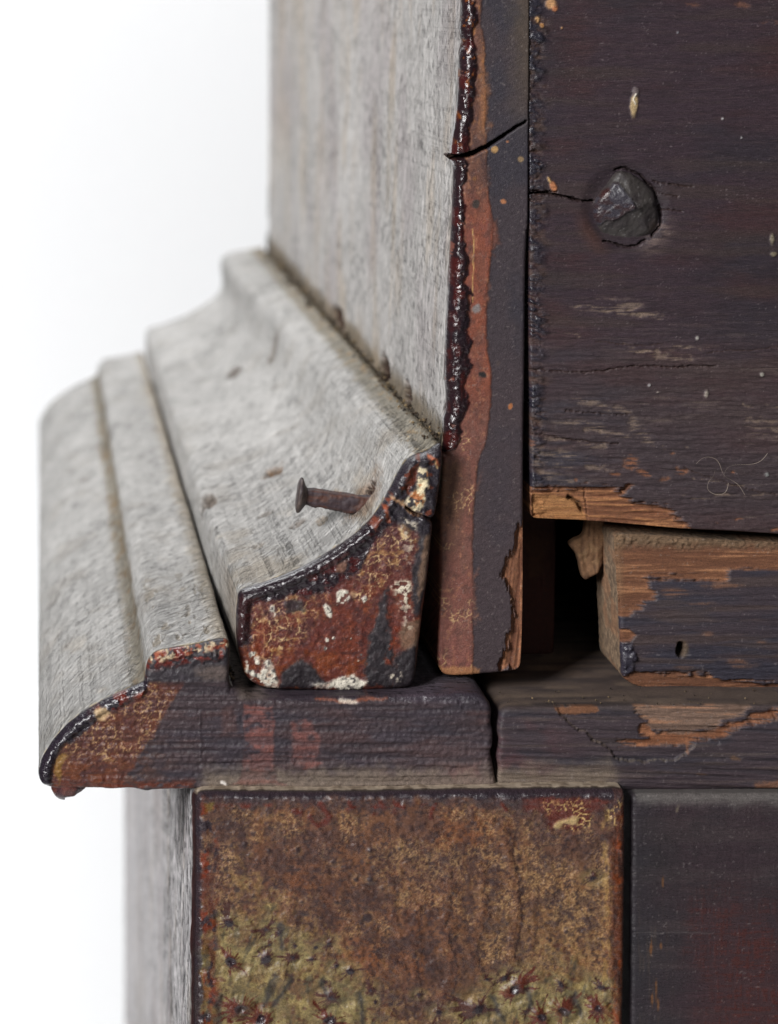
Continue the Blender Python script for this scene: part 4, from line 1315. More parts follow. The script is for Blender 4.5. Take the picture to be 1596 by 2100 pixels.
# ---------------------------------------------------------------- glue block
BK_Y = 130
blk = [(1262, 1112), (1266, 1100), (1290, 1097), (1400, 1103), (1500, 1110), (1596, 1114), (1640, 1116, 1), (2600, 1140, 1), (2600, 1418, 1), (1640, 1416, 1), (1596, 1415), (1520, 1414), (1400, 1412), (1316, 1410), (1296, 1403), (1283, 1394), (1276, 1380), (1273, 1300), (1268, 1200)]
def paint_block(cv):
    x, y = cv.x, cv.y
    cv.fill((64, 55, 61), .5)
    cv.mix(sstep(.45, .7, cv.n(140, 24, 4, 3)) * .7, (52, 52, 64))
    cv.mix(sstep(.5, .7, cv.n(140, 12, 4, 6)) * .5, (84, 68, 62))
    g = fbm(x, y, 100, 4.5, 4, 2)
    cv.h += (g - .5) * 4
    raw = np.maximum.reduce([cv.poly([(1255, 1090), (1640, 1105), (1640, 1172), (1560, 1164), (1500, 1168), (1490, 1190), (1400, 1188), (1330, 1186), (1330, 1200), (1340, 1228), (1316, 1246), (1296, 1262), (1280, 1270), (1262, 1262)], 5, 5, 20, (70, 4)),
                             cv.poly([(1270, 1290), (1292, 1292), (1306, 1308), (1294, 1318), (1272, 1316)], 2, 5),
                             cv.poly([(1270, 1386), (1300, 1384), (1380, 1382), (1460, 1384), (1480, 1396), (1560, 1402), (1640, 1404), (1640, 1430), (1270, 1430)], 3, 5, 11, (70, 4))])
    cv.mix(raw, (116, 77, 55), .85, -8)
    cv.mix(raw * sstep(.5, .32, g) * .7, (104, 68, 50))
    cv.mix(raw * sstep(.56, .74, g) * .6, (184, 132, 94))
    for (a, b, r1, r2) in [(1390, 1215, 40, 9), (1480, 1200, 50, 8), (1400, 1368, 22, 4), (1560, 1316, 14, 5), (1520, 1360, 30, 10), (1450, 1300, 12, 4), (1440, 1240, 30, 6)]:
        cv.mix(cv.blob(a, b, r1, r2, .0, .8, .5) * sstep(.4, .6, g) * .6, (146, 100, 72), .8)
    # dust caught on the upper arris
    du = sstep(1136, 1112, y + cv.wy * 8)
    cv.mix(du * .8, (112, 94, 74), .95, 2)
    cv.h += du * (cv.n(5, 5, 2, 4) - .5) * 8
    cv.mix(sstep(1290, 1270, x + cv.wx * 6) * sstep(1280, 1180, y) * .6, (122, 96, 72), .95)
    # lacquer lumps on the corner
    lu = cv.poly([(1272, 1318), (1300, 1322), (1310, 1350), (1298, 1385), (1276, 1385)], 5, 8)
    cv.mix(lu * .8, (52, 50, 62), .25)
    cv.h += lu * (cv.n(14, 9, 3, 5) - .4) * 18
    # worm hole
    h = cv.blob(1396, 1334, 8, 15, .12, .35, .2)
    cv.mix(cv.blob(1400, 1332, 14, 19, .12, .5, .2) * .6, (116, 94, 66), .9)
    cv.mix(h, (40, 28, 20), .95, -45)
    cv.mix(sstep(.82, .86, cv.n(4.6, 4.6, 2, 5)) * .35, (160, 150, 145), .8)
def side_block(bx, by, nx, ny, u, dep):
    n = fbm(u, dep, 9, oct=4, seed=3)
    c = lerp_col(np.tile((134., 112., 90.), (len(u), 1)), (104, 86, 70), sstep(.4, .65, n))
    c = lerp_col(c, (150, 106, 76), sstep(.5, .7, fbm(u, dep, 40, oct=3, seed=6)) * .5)
    return c, np.full(len(u), .95), (n - .5) * 5
piece('glue_block', smooth_poly(blk, 6, 1.2, 14), BK_Y, 315, paint_block, side_block, r=9, mats=(M_hgr, M_vgr), parent=cab,
      ext=((), (1750, 2100, 2600), (), ()), vis=lambda x, y, nx, ny: ((nx < -.3) | (ny < -.5)) & (x < 1640), rows=60)

# ---------------------------------------------------------------- splinter hanging behind the panel
spl = [(1203, 1040, 1), (1244, 1040, 1), (1244, 1090), (1238, 1150), (1230, 1174), (1212, 1186), (1202, 1190), (1194, 1178), (1190, 1155), (1184, 1138), (1172, 1124), (1170, 1116), (1182, 1108), (1196, 1102), (1202, 1085)]
def paint_spl(cv):
    g = fbm(cv.x, cv.y, 5, 40, 4, 2)
    cv.fill((124, 92, 66), .9)
    cv.mix(sstep(.5, .3, g) * .6, (88, 62, 44))
    cv.mix(sstep(.55, .75, cv.n(12, 12, 3, 4)) * .6, (146, 116, 84))
    cv.h += (cv.n(24, 24, 3, 7) - .5) * 14 + (g - .5) * 4
piece('wood_splinter', smooth_poly(spl, 5, 1.2, 9), 236, 262, paint_spl, None, r=7, mats=(M_vgr, M_vgr), parent=cab)

# ---------------------------------------------------------------- post inside the opening
ipo = [(1040, 900, 1), (1140, 900, 1), (1141, 1100), (1139, 1250), (1136, 1338), (1128, 1343), (1040, 1344, 1)]
def paint_ip(cv):
    g = fbm(cv.x, cv.y, 7, 90, 4, 2)
    cv.fill((62, 30, 24), .7)
    cv.mix(sstep(.5, .32, g) * .6, (66, 32, 26))
    cv.mix(cv.poly([(1075, 1100), (1130, 1095), (1110, 1180), (1078, 1190)], 10, 14) * .6, (84, 56, 34))
    cv.h += (g - .5) * 4
piece('inner_post', smooth_poly(ipo, 8, .6), 378, 640, paint_ip, None, r=6, mats=(M_vgr, M_vgr), parent=cab)

# ---------------------------------------------------------------- lower corner post with the thick mottled lacquer
LP_Y = -42
lp = [(404, 1640), (408, 1632), (420, 1628), (700, 1629), (1000, 1624), (1270, 1622), (1280, 1624), (1284, 1634), (1284, 1800), (1282, 1950), (1280, 2140, 1), (1280, 9124, 1), (404, 9124, 1), (401, 2140, 1), (402, 1950), (404, 1800)]
lpY = FLOOR * D / (D + LP_Y)
lp = [(p[0], lpY if p[1] == 9124 else p[1]) + tuple(p[2:]) for p in lp]
stars = [(475, 1972, 26, .5, 1), (546, 1966, 22, -.7, 0), (600, 1964, 16, .0, 0), (640, 1968, 9, 0, 0), (496, 2070, 34, .2, 1), (536, 2092, 30, -.8, 1), (680, 2045, 26, .1, 0), (676, 2094, 26, 0, 1),
         (546, 1908, 15, 0, 0), (571, 1914, 10, 0, 0), (469, 1893, 20, .4, 0), (553, 1938, 8, 1.3, 0), (675, 1936, 12, -.5, 0), (718, 1992, 15, .3, 0), (690, 1982, 9, 0, 0), (648, 1944, 7, 0, 0), (605, 1940, 8, 0, 0), (667, 2015, 8, 1.2, 0),
         (1053, 2030, 30, -.6, 1), (1155, 2074, 30, .2, 1), (1110, 2086, 24, .5, 1), (1226, 2066, 24, .2, 1), (980, 2068, 30, 0, 0), (1232, 2024, 15, 0, 0), (1035, 2008, 16, -.8, 0), (1150, 2018, 14, .6, 0), (1215, 1800, 13, 0, 0),
         (900, 2076, 14, 0, 0), (1000, 2008, 9, 0, 0), (1080, 2075, 10, 0, 0), (760, 2030, 14, -.9, 0), (860, 2040, 9, 0, 0), (770, 2055, 7, 1.5, 0)]
pitsl = [(474, 1734, 6), (502, 1733, 7), (588, 1742, 5), (609, 1744, 7), (551, 1747, 5), (683, 1769, 7), (758, 1744, 6), (759, 1804, 8), (784, 1822, 6), (488, 1822, 9), (521, 1836, 6), (463, 1783, 6), (753, 1882, 7), (850, 1960, 5),
         (520, 1710, 5), (730, 1804, 4), (820, 1740, 5), (1100, 1690, 5), (930, 1830, 5), (1060, 1780, 5), (980, 1700, 4), (690, 1850, 4), (620, 1850, 4), (1128, 1928, 5), (1160, 1910, 4)]
def paint_lp(cv):
    x, y = cv.x, cv.y
    cv.fill((116, 78, 56), .32)
    cv.mix(sstep(.42, .66, cv.n(150, 110, 4, 2)) * .6, (90, 64, 58))
    cv.mix(sstep(.5, .68, fbm(x + cv.wx * 10, y, 26, 240, 4, 7)) * sstep(1700, 1800, y) * .55, (84, 52, 42))
    cv.mix(sstep(.44, .66, cv.n(120, 90, 5, 6)) * .8, (124, 76, 48))
    cv.mix(sstep(.5, .7, cv.n(60, 46, 5, 10, .6)) * .6, (70, 50, 47))
    cv.mix(sstep(880, 1060, x + cv.wx * 40) * sstep(1700, 1860, y) * .5, (130, 96, 60))
    cv.mix(sstep(.5, .66, cv.n(16, 14, 4, 4, .65)) * .45, (64, 45, 42))
    cv.r += (cv.n(30, 26, 4, 6) - .5) * .3
    # mottled net of ochre and dark specks
    wa, wb = (fbm(x, y, 9, oct=3, seed=8) - .5) * 14, (fbm(x, y, 9, oct=3, seed=2) - .5) * 14
    f1, f2 = worley(x + wa, y + wb, 7.0, 3)
    pat = cv.n(60, 50, 5, 9, .6)
    rgt = sstep(820, 1060, x + cv.wx * 60) * sstep(1680, 1800, y)
    net = sstep(.26, .06, f2 - f1) * sstep(.50 - .14 * rgt, .68 - .12 * rgt, pat)
    cv.mix(net * .78, (180, 144, 100), .4, .6)
    g1, g2 = worley(x + wb * 1.4, y + wa * 1.4, 12.0, 6)
    cv.mix(sstep(.25, .05, g2 - g1) * sstep(.54, .7, cv.n(90, 80, 4, 7)) * .5, (164, 132, 90))
    cv.mix(sstep(.54, .7, cv.n(8, 7, 4, 11, .6)) * .7, (58, 41, 41))
    cv.mix(sstep(.55, .66, cv.n(26, 22, 4, 8, .65)) * .5, (66, 48, 48), .3)
    cv.mix(sstep(.60, .74, cv.n(6, 6, 3, 1)) * sstep(.46, .62, pat) * .45, (156, 122, 84))
    cv.h += (cv.n(10, 9, 4, 5) - .5) * 4.5 + (cv.n(40, 30, 3, 2) - .5) * 5
    # olive pools at the foot of the runs
    lim = np.interp(x, [400, 450, 560, 640, 700, 760, 860, 960, 1040, 1120, 1200, 1285], [1850, 1842, 1858, 1925, 1960, 2030, 2110, 2075, 2010, 1995, 1990, 2000])
    fld = (y - lim) + (cv.n(80, 60, 5, 1, .62) - .5) * 210 + cv.wx * 18
    ol = sstep(-20, 46, fld)
    cv.mix(ol * .78, (136, 116, 74), .34)
    cv.mix(ol * sstep(.46, .7, cv.n(50, 60, 5, 3)) * .6, (92, 80, 54))
    cv.mix(ol * sstep(.5, .68, cv.n(26, 30, 5, 8)) * .7, (170, 150, 96))
    cv.mix(ol * sstep(.5, .68, cv.n(44, 40, 5, 5)) * .7, (98, 66, 48))
    cv.mix(ol * net * .5, (176, 150, 100))
    cv.mix(ol * sstep(.6, .72, cv.n(10, 9, 4, 2)) * .5, (70, 58, 44))
    cv.mix(ol * sstep(.6, .74, fbm(x + y * .35, y - x * .35, 12, 46, 4, 10)) * .6, (50, 48, 46))
    cv.mix(sstep(-70, -10, fld) * sstep(50, 0, fld) * sstep(.5, .62, cv.n(9, 9, 4, 4)) * .6, (150, 118, 74))
    cv.mix(sstep(-60, 0, fld) * sstep(.62, .72, cv.n(12, 10, 4, 6)) * .7, (78, 42, 32))
    cv.h += ol * (cv.n(36, 40, 4, 6) - .5) * 10
    # runs of lacquer
    for pts, wdt, k in (([(1035, 1700), (1050, 1780), (1062, 1880), (1048, 1960), (1066, 2010)], 16, 1), ([(920, 1820), (912, 1900), (926, 2010), (910, 2060)], 18, .8), ([(860, 1860), (848, 1940), (856, 2020)], 14, .7),
                  ([(985, 1790), (990, 1880), (972, 1960), (985, 2010)], 16, .8), ([(1250, 1720), (1254, 1800), (1248, 1900), (1252, 2000), (1246, 2080)], 15, 1), ([(1100, 1840), (1090, 1960)], 14, .5), ([(800, 1800), (806, 1900)], 16, .5), ([(600, 1860), (590, 1960), (560, 2040)], 14, .6)):
        m = cv.line(pts, wdt, 9, 10)
        cv.h += m * 2.5 * k
        e = cv.line([(a + wdt * .55, b) for a, b in pts], 3, 3, 8)
        cv.mix(e * .9 * k, (46, 32, 34), .25)
        cv.mix(m * .35 * k, (98, 58, 42), .25)
    # scattered pimples
    for (a, b, r_) in pitsl:
        q = np.hypot(x - a, y - b)
        m = sstep(r_ + 1.0, r_ - 3.5, q + cv.wx * r_ * .8)
        halo = sstep(r_ * 2.6, r_ * 1.1, q + cv.wx * 9) * (1 - m)
        cv.mix(halo * .35 * sstep(.4, .6, cv.n(8, 8, 3, 5)), (164, 130, 88))
        cv.mix(m * .75, (58, 44, 46), .35)
        cv.h += sstep(r_ * 1.6, 0, q) * 2.2
    # burst blisters
    for (a, b, R_, rot, red) in stars:
        R_ = R_ * 1.3
        k = (np.abs(x - a) < R_ * 2.8) & (np.abs(y - b) < R_ * 2.8)
        if not k.any():
            continue
        dx, dy = x[k] - a, y[k] - b
        th = np.arctan2(dy, dx)
        c_, s_ = math.cos(rot), math.sin(rot)
        q = np.hypot((dx * c_ + dy * s_) / 1.0, (-dx * s_ + dy * c_) / .68)
        ray = fbm(np.cos(th) * 3.2 + a, np.sin(th) * 3.2 + b, .55, oct=2, seed=int(a) % 9)
        ray2 = fbm(np.cos(th) * 5 + b, np.sin(th) * 5 + a, .7, oct=3, seed=int(b) % 9)
        reach = R_ * (.42 + 1.9 * np.clip(ray - .42, 0, 1) + 3.0 * np.clip(ray2 - .5, 0, 1)) * (.8 + .5 * (cv.wx[k] + .2)) * (.55 + .8 * np.abs(np.cos(th - rot * 2 - a)) ** 1.5)
        z = np.zeros(len(x), np.float32)
        z[k] = sstep(R_ * 2.3, R_ * .9, q + cv.wx[k] * R_ * .4)
        cv.mix(z * .5, (138, 124, 84), .35)
        z[k] = sstep(reach + 2, reach - 2, q)
        cv.mix(z * .95, (92, 40, 28) if red else (74, 42, 36), .3)
        z[k] = sstep(R_ * .45, R_ * .2, q + cv.wx[k] * R_ * .3)
        cv.mix(z * .9, (44, 34, 42), .22)
        h = np.zeros(len(x), np.float32)
        h[k] = 4 * np.exp(-(q / (R_ * .5)) ** 2) - (5 if red else 0) * np.exp(-(q / (R_ * .2)) ** 2) - 3 * np.exp(-((q - R_ * .95) / (R_ * .3)) ** 2)
        cv.h += h * (R_ / 30) ** 1.5
    # dark swashes in the olive
    for pts in ([(560, 2000), (552, 2040), (540, 2064)], [(596, 2000), (578, 2040), (566, 2066)], [(450, 2040), (446, 2100), (440, 2130)], [(660, 2015), (668, 2036)], [(580, 1940), (576, 1900)], [(1080, 2030), (1090, 2070)], [(1010, 2050), (1030, 2090)], [(1180, 2040), (1190, 2080)], [(735, 2040), (740, 2100)]):
        cv.mix(cv.line(pts, 9, 7, 8) * .8, (50, 48, 52), .35)
    # red translucent lacquer at the corners and along the arrises
    exl = x - 404
    exr = 1284 - x
    ey = y - 1626
    lf = sstep(52, 26, exl + cv.wx * 12)
    cv.mix(lf * sstep(.4, .6, cv.n(24, 60, 4, 3)) * .85, (90, 44, 32), .25)
    cv.mix(lf * sstep(.55, .66, cv.n(15, 24, 3, 8)) * .9, (118, 46, 22), .22)
    cv.mix(lf * sstep(.6, .7, cv.n(13, 18, 3, 5)) * .9, (46, 36, 44), .25)
    cv.mix(lf * sstep(1860, 1960, y) * sstep(.45, .6, cv.n(20, 40, 3, 6)) * .5, (128, 112, 56))
    rt = sstep(34, 16, exr + cv.wx * 9)
    cv.mix(rt * .8, (96, 48, 30), .25)
    cv.mix(rt * sstep(.55, .68, cv.n(12, 34, 3, 4)) * .9, (126, 58, 24), .2)
    cv.mix(rt * sstep(.58, .7, cv.n(10, 30, 3, 9)) * .7, (60, 38, 34), .3)
    cv.mix(sstep(52, 44, exr + cv.wx * 8) * sstep(28, 36, exr + cv.wx * 8) * sstep(.45, .6, cv.n(9, 22, 3, 2)) * .5, (176, 140, 80))
    tp = sstep(44, 10, ey + cv.wy * 24)
    cv.mix(tp * .7, (66, 52, 56), .3)
    cv.mix(tp * sstep(.56, .68, cv.n(22, 16, 4, 7)) * sstep(18, 30, ey) * .85, (120, 44, 28), .25)
    cv.mix(cv.poly([(1070, 1630), (1255, 1630), (1240, 1655), (1200, 1690), (1180, 1704), (1130, 1700), (1115, 1668), (1070, 1650)], 8, 12) * .9, (96, 44, 36), .28)
    ck = cv.crackle(12, .14, 7) * cv.poly([(1110, 1650), (1270, 1636), (1276, 1700), (1210, 1706), (1120, 1704)], 10, 14) * sstep(.4, .56, cv.n(30, 30, 3, 2))
    cv.mix(ck, (206, 172, 112), .45)
    cv.mix(cv.line([(1142, 1698), (1160, 1686), (1180, 1680)], 12, 4, 6) * .9, (196, 170, 118), .4, 3)
    # red crescent drops under the top edge
    for pts, wv in (([(655, 1646), (664, 1662), (672, 1674)], 10), ([(636, 1676), (645, 1690), (656, 1693), (668, 1688), (674, 1676)], 9), ([(604, 1666), (616, 1670)], 10), ([(716, 1644), (722, 1656), (728, 1656)], 9), ([(780, 1646), (790, 1656)], 9), ([(812, 1648), (824, 1656)], 9), ([(893, 1650), (882, 1680)], 8), ([(1030, 1648), (1036, 1662)], 8)):
        cv.mix(cv.line(pts, wv, 3, 5), (92, 40, 30), .22, 1)
    edge_ = np.minimum(np.minimum(exl, exr), ey)
    bd_ = sstep(15, 6, edge_ + cv.wy * 6)
    cv.mix(bd_ * (exr > 25) * .85, (46, 38, 46), .2)
    cv.h += sstep(30, 14, edge_) * (cv.n(34, 26, 4, 1, .6) - .4) * 9
    cv.mix(cv.poly([(420, 1650), (438, 1648), (436, 1664), (422, 1668)], 5, 5) * .7, (120, 104, 40), .3)
def side_lp(bx, by, nx, ny, u, dep):
    c, r, h = grey_wood(by, dep * .6 + 90, 5, tint=(1.0, .985, .99), base=200)
    # front strip is rougher, pale fibres over dark
    fr = sstep(1130, 1060, dep + (fbm(by, dep, 300, oct=3, seed=3) - .5) * 110)
    n = fbm(by, dep * .5, 60, 3.4, 4, 4)
    c = c * (1 - fr * .55 * sstep(.55, .38, n))[:, None]
    h = h + fr * (n - .5) * 8 + fr * 8
    m = sstep(70, 16, np.abs(dep - 1110 - (fbm(by, by * 0, 260, oct=3, seed=6) - .5) * 80)) * sstep(1650, 1900, by)
    c = lerp_col(c, (88, 66, 56), m * .8)
    h = h - m * 10
    m = sstep(36, 28, dep + (fbm(by, dep, 30, oct=3, seed=1) - .5) * 8) * (nx < 0)
    c = lerp_col(c, (70, 40, 38), m)
    r = np.where(m > .5, .3, r)
    # dust on the top
    t = ny < -.5
    nn = fbm(bx, dep, 16, oct=4, seed=2)
    dust = lerp_col(np.tile((168., 152., 134.), (len(u), 1)), (132, 116, 100), sstep(.45, .65, nn))
    c = np.where(t[:, None], dust, c)
    h = np.where(t, (nn - .4) * 8 * sstep(0, 40, dep), h)
    r = np.where(t, .95, r)
    return c, r, h
piece('corner_post', smooth_poly(lp, 7, .9, 20), LP_Y, FAR, paint_lp, side_lp, r=16, mats=(M_lacq, M_grey), parent=cab,
      ext=((), (), (), tuple(np.arange(2137, 3960, 8.0)) + (5500, lpY)), vis=lambda x, y, nx, ny: ((nx < -.4) | (ny < -.5)) & (y < 3950) & (x < 1290), rows=240,
      sgrain=lambda bx, by, u, dep: (by, dep * .12), fuzz=(2500, 44, 0.0, .10, 1100, lambda X, Z: Z > 1640))

# ---------------------------------------------------------------- lower dark panel
LD_Y = -20
ldY = FLOOR * D / (D + LD_Y)
ld = [(1295, 1645), (1297, 1634), (1308, 1631), (1400, 1630), (1640, 1630, 1), (2600, 1630, 1), (2600, ldY, 1), (1294, ldY, 1), (1293, 2140), (1293, 1900), (1295, 1750)]
def paint_ld(cv):
    x, y = cv.x, cv.y
    cv.fill((56, 44, 49), .36)
    cv.mix(sstep(.45, .68, cv.n(150, 120, 4, 3)) * .5, (45, 42, 46))
    cv.mix(sstep(.45, .7, cv.n(220, 26, 4, 9)) * .5, (70, 59, 60))
    cv.mix(sstep(1380, 1296, x + cv.wx * 10) * .5, (42, 42, 47), .4)
    cv.mix(cv.poly([(1340, 1680), (1430, 1700), (1400, 1800), (1350, 1840), (1330, 1760)], 40, 30) * .4, (42, 38, 40))
    cv.mix(sstep(1850, 2050, y) * sstep(1370, 1480, x) * .5, (64, 42, 46))
    # canvas-like weave of red showing through
    wv = fbm(x, y, 4, 30, 4, 4, .6) * .5 + fbm(x, y, 40, 3.6, 4, 7, .6) * .5
    zone = sstep(.3, .6, cv.n(90, 110, 3, 5)) * sstep(1380, 1450, x + cv.wx * 20) * sstep(1770, 1920, y)
    cv.mix(zone * .4, (74, 44, 44))
    cv.mix(zone * sstep(.51, .56, wv) * .6, (80, 36, 31), .33)
    cv.h += (wv - .5) * 2
    vs = sstep(.6, .72, fbm(x, y, 4, 60, 3, 2)) * sstep(1400, 1340, x) * sstep(1760, 1940, y) * sstep(1300, 1315, x)
    cv.mix(vs * .35, (84, 72, 62))
    for a, b, hgt in ((1336, 1946, 22), (1334, 1950, 10), (1346, 2030, 26), (1338, 2050, 20), (1350, 2060, 14), (1360, 1812, 12), (1356, 1940, 8)):
        cv.mix(cv.blob(a, b, 2.6, hgt, 0, .5, .4) * .85, (112, 74, 44), .7)
    cv.mix(sstep(1664, 1636, y + cv.wy * 7) * sstep(1300, 1310, x) * .75, (106, 102, 98), .95)
    cv.mix(cv.line([(1300, 1914), (1380, 1912), (1460, 1915)], 2, 1.5, 3) * .5, (104, 98, 96), .7)
    cv.mix(cv.blob(1390, 1660, 6, 12, .3, .5, .6) * .5, (150, 140, 110))
    cv.mix(sstep(.815, .85, cv.n(4.6, 4.6, 2, 5)) * .4, (140, 134, 130), .8)
    cv.h += (fbm(x, y, 130, 6, 3, 8) - .5) * 3
piece('lower_panel', smooth_poly(ld, 7, .9, 14), LD_Y, 160, paint_ld, None, r=12, mats=(M_hgr, M_hgr), parent=cab,
      ext=((), (1750, 2100, 2600), (), (2400, 4000, ldY)), vis=None)

# ---------------------------------------------------------------- unseen boards added to close the carcass against light leaks
box('end_board', 2605, 2760, -600, FLOOR, 200, FAR, M_inner, cab)
box('top_board', 960, 2600, -760, -602, 120, FAR, M_inner, cab)
box('rear_board', 1100, 2600, -598, 1470, FAR - 160, FAR - 4, M_inner, cab)

# ---------------------------------------------------------------- crumbs of dirt lodged in the seams
def crumbs():
    rng = np.random.default_rng(11)
    ico = [(0, 0, 1), (.89, 0, .45), (.28, .85, .45), (-.72, .53, .45), (-.72, -.53, .45), (.28, -.85, .45),
           (.72, .53, -.45), (-.28, .85, -.45), (-.89, 0, -.45), (-.28, -.85, -.45), (.72, -.53, -.45), (0, 0, -1)]
    icf = np.array([(0,1,2),(0,2,3),(0,3,4),(0,4,5),(0,5,1),(1,6,2),(2,7,3),(3,8,4),(4,9,5),(5,10,1),(6,7,2),(7,8,3),(8,9,4),(9,10,5),(10,6,1),(11,7,6),(11,8,7),(11,9,8),(11,10,9),(11,6,10)])
    ico = np.array(ico)
    V, F, P = [], [], []
    cols = [(150, 130, 100), (110, 92, 72), (66, 54, 44), (176, 150, 110), (90, 70, 52)]
    spots = []
    for i in range(300):
        dep = 30 + 3300 * rng.random() ** 1.7
        spots.append((925 - rng.random() ** 2 * 34, 930 - rng.random() * 12 * (1 if rng.random() < .8 else 2.4), SB_Y + dep, rng.uniform(1.4, 4.6) * (1 + dep / 3000)))
    for i in range(120):
        dep = 20 + 1500 * rng.random() ** 1.7
        spots.append((rng.uniform(478, 486), 1402 + rng.random() * 12, 30 + dep, rng.uniform(1.5, 4)))
    for i in range(0):
        spots.append((rng.uniform(425, 1290), 1600 - rng.random() * 6, LP_Y + 20 + rng.random() * 40, rng.uniform(1, 3.2)))
    for i in range(70):
        spots.append((rng.uniform(1040, 1700), 1451 - rng.random() * 3, 15 + rng.random() ** 2 * 110, rng.uniform(.8, 2.4)))
    for n, (x, y, d, r) in enumerate(spots):
        q = ico * rng.uniform(.55, 1.3, (12, 1)) * r * rng.uniform(.6, 1.3, 3)
        V.append(np.stack([(x + q[:, 0] - CX) * S, (d + q[:, 1]) * S, (FLOOR - y - q[:, 2]) * S], 1))
        F.append(icf + 12 * n)
        P.append(np.tile(np.array(cols[rng.integers(5)]) * rng.uniform(.5, .85), (12, 1)))
    V, F, P = np.concatenate(V), np.concatenate(F), np.concatenate(P)
    o = new_mesh('dirt_crumbs', V, [F], [M_vgr], np.zeros(len(F)), P, np.full(len(V), .9), np.stack([V[:, 0], V[:, 2]], 1) / S, cab)
    o['kind'] = 'stuff'
crumbs()

for nm, lb in (('corner_post', 'corner post with mottled rust brown and olive lacquer'), ('cove_moulding', 'hollow grey moulding with crazed red lacquer on its cut end'),
               ('base_moulding', 'rounded grey ledge moulding with dark lacquered end'), ('side_board', 'bare grey side board with split, red striped front edge'),
               ('back_panel', 'dark purple brown panel with broken lower edge'), ('glue_block', 'worn dark block with bare orange edges'),
               ('lower_panel', 'smooth dark lower panel'), ('rail', 'dark rail with flaked front edge')):
    bpy.data.objects[nm]['label'] = lb

# ---------------------------------------------------------------- nail in the cove
def nail():
    import bmesh
    rng = np.random.default_rng(3)
    Yn = 178
    p0 = np.array(wpos(800, 1082, Yn))
    p1 = np.array(wpos(*atd(624, 1020, Yn), Yn + 12))
    ax = (p1 - p0)
    Ln = np.linalg.norm(ax)
    ax /= Ln
    up = np.array((0, 0, 1.0)) - ax * ax[2]
    up /= np.linalg.norm(up)
    sd = np.cross(ax, up)
    # shank: hand-cut, square with rounded arrises, slightly tapered
    nseg, nr = 60, 28
    def sq(a, e=5.0):
        c, s = math.cos(a), math.sin(a)
        r = (abs(c) ** e + abs(s) ** e) ** (-1 / e)
        return c * r, s * r
    def make(name, rings, cap, pigf, parent):
        co, gr = [], []
        for cen, rad, ru, twist, e in rings:
            for j in range(nr):
                a = 2 * math.pi * j / nr
                u, v = sq(a + .0, e)
                q = cen + (up * v * rad * ru + sd * u * rad)
                co.append(q)
                gr.append((j * 5.0, np.linalg.norm(cen - p0) / S))
        n = len(rings)
        F = [(i * nr + j, i * nr + (j + 1) % nr, (i + 1) * nr + (j + 1) % nr, (i + 1) * nr + j) for i in range(n - 1) for j in range(nr)]
        co = np.array(co)
        d = (fbm(co[:, 2] / S, co[:, 0] / S + co[:, 1] / S, 7, oct=4, seed=2, gain=.6) - .5) * 8 * S
        cen = np.repeat(np.array([r[0] for r in rings]), nr, 0)
        dirn = co - cen
        dirn /= np.linalg.norm(dirn, axis=1)[:, None] + 1e-9
        co = co + dirn * d[:, None]
        caps = [np.array([list(range(nr))[::-1], list(range((n - 1) * nr, n * nr))])]
        pig, ro = pigf(np.array(gr))
        return new_mesh(name, co, [np.array(F)] + caps, [M_iron], np.zeros(len(F) + 2), pig, ro, np.array(gr), parent)
    def rust(g):
        n = fbm(g[:, 1], g[:, 0], 30, 8, 3, 4)
        c = lerp_col(np.tile((62., 46., 47.), (len(g), 1)), (84, 52, 42), sstep(.45, .65, n))
        c = lerp_col(c, (58, 46, 52), sstep(.5, .32, n) * .8)
        return c, np.full(len(g), .6)
    rings = []
    for i in range(nseg + 1):
        t = i / nseg
        rad = (15.8 + 4.0 * (1 - t)) * S
        rings.append((p0 + ax * Ln * t, rad, 1.05, 0, 6.0))
    sh = make('nail', rings, True, rust, mould)
    hr = []
    hd = ax * .97 + np.array((0, .19, .06))
    hd /= np.linalg.norm(hd)
    for t, rad in ((-9, 17), (-4, 24), (0, 30), (3, 34.5), (7, 35.5), (10, 34), (12, 28), (13, 14)):
        hr.append((p1 + hd * (t + 2) * S, rad * S, 1.02, 0, 2.6))
    def iron(g):
        n = fbm(g[:, 1] * 9, g[:, 0], 18, 8, 3, 4)
        c = lerp_col(np.tile((84., 72., 67.), (len(g), 1)), (56, 46, 48), sstep(.45, .62, n))
        return c, np.full(len(g), .55)
    make('nail_head', hr, True, iron, mould)
nail()

# ---------------------------------------------------------------- lacquer drop under the round
def drop():
    nu, nv = 48, 24
    cx, cy, Y = 138, 1617, 34
    co, F, pig = [], [], []
    for i in range(nv + 1):
        a = i / nv * math.pi
        for j in range(nu):
            b = 2 * math.pi * j / nu
            sx = 40 if math.cos(b) > 0 else 32
            x = cx + sx * math.sin(a) * math.cos(b)
            y = cy - (31 if a > math.pi / 2 else 9) * math.cos(a) * (1 - .15 * math.cos(b))
            d = Y + 30 * math.sin(a) * math.sin(b)
            x -= (y - cy) * .12
            k = 2.2 * math.sin(x * .25 + d * .1) + 1.5 * math.sin(y * .4)
            co.append(wpos(x + k * .5, y + k * .5 * math.sin(a), d))
    for i in range(nv):
        for j in range(nu):
            F.append((i * nu + j, i * nu + (j + 1) % nu, (i + 1) * nu + (j + 1) % nu, (i + 1) * nu + j))
    n = len(co)
    g = np.array([(c[0] / S, c[2] / S) for c in co])
    m = fbm(g[:, 0], g[:, 1], 14, oct=3, seed=3)
    pg = lerp_col(np.tile((104., 58., 50.), (n, 1)), (70, 42, 46), sstep(.4, .65, m))
    return new_mesh('lacquer_drop', np.array(co), [np.array(F)], [M_lacq], np.zeros(len(F)), pg, np.full(n, .28), g, bmould)
drop()

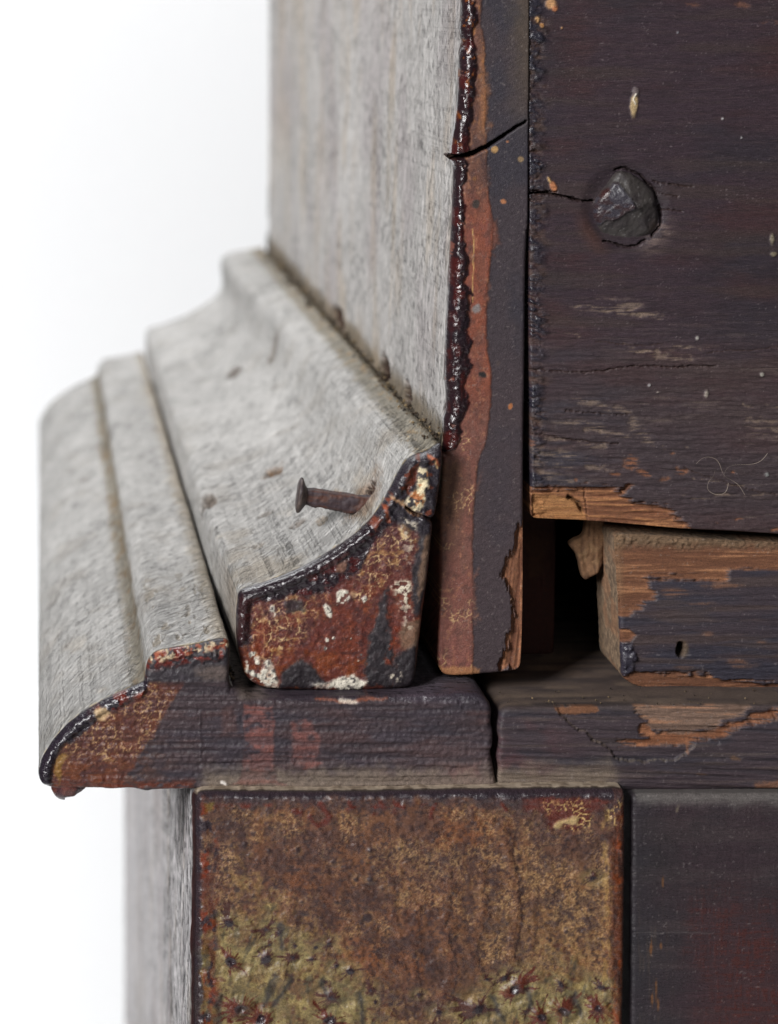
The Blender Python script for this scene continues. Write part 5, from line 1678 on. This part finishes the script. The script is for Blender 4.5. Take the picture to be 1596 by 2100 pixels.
# ---------------------------------------------------------------- a stray hair caught on the panel
def hair():
    cu = bpy.data.curves.new('stray_hair', 'CURVE')
    cu.dimensions = '3D'
    cu.bevel_depth = .55 * S
    cu.bevel_resolution = 1
    Y = PN_Y - 9
    paths = [[(1427, 951), (1436, 940), (1452, 936), (1468, 940), (1476, 952), (1480, 966), (1487, 978), (1500, 984), (1514, 993), (1522, 1005), (1528, 1015)],
             [(1484, 977), (1487, 962), (1500, 953), (1520, 952), (1540, 952), (1556, 947), (1568, 938), (1574, 929)],
             [(1465, 962), (1464, 974), (1454, 984), (1449, 998), (1454, 1008), (1468, 1014), (1484, 1012), (1492, 1002), (1493, 990)]]
    for i, p in enumerate(paths):
        sp = cu.splines.new('NURBS')
        sp.points.add(len(p) - 1)
        for q, (a, b) in zip(sp.points, p):
            q.co = (*wpos(*atd(a, b, Y), Y - 1.5 * i - 4 * math.sin(a * .08) ** 2), 1)
            q.radius = .7 + .5 * math.sin(a * .05 + b * .07 + i)
        sp.use_endpoint_u = True
        sp.order_u = 3
    o = bpy.data.objects.new('stray_hair', cu)
    sc.collection.objects.link(o)
    m = bpy.data.materials.new('pale_hair')
    m.use_nodes = True
    nt = m.node_tree
    p = nt.nodes['Principled BSDF']
    nz = nt.nodes.new('ShaderNodeTexNoise')
    nz.inputs['Scale'].default_value = 400
    rp = nt.nodes.new('ShaderNodeValToRGB')
    rp.color_ramp.elements[0].color = (.14, .10, .08, 1)
    rp.color_ramp.elements[1].color = (.45, .38, .31, 1)
    nt.links.new(nz.outputs['Fac'], rp.inputs[0])
    nt.links.new(rp.outputs[0], p.inputs['Base Color'])
    p.inputs['Roughness'].default_value = .4
    cu.materials.append(m)
    dg = bpy.context.evaluated_depsgraph_get()
    me = bpy.data.meshes.new_from_object(o.evaluated_get(dg))
    bpy.data.objects.remove(o)
    o = bpy.data.objects.new('stray_hair', me)
    sc.collection.objects.link(o)
    o['label'] = 'thin pale curled hair caught on the dark upper panel above its broken edge'
    o['category'] = 'hair'
hair()
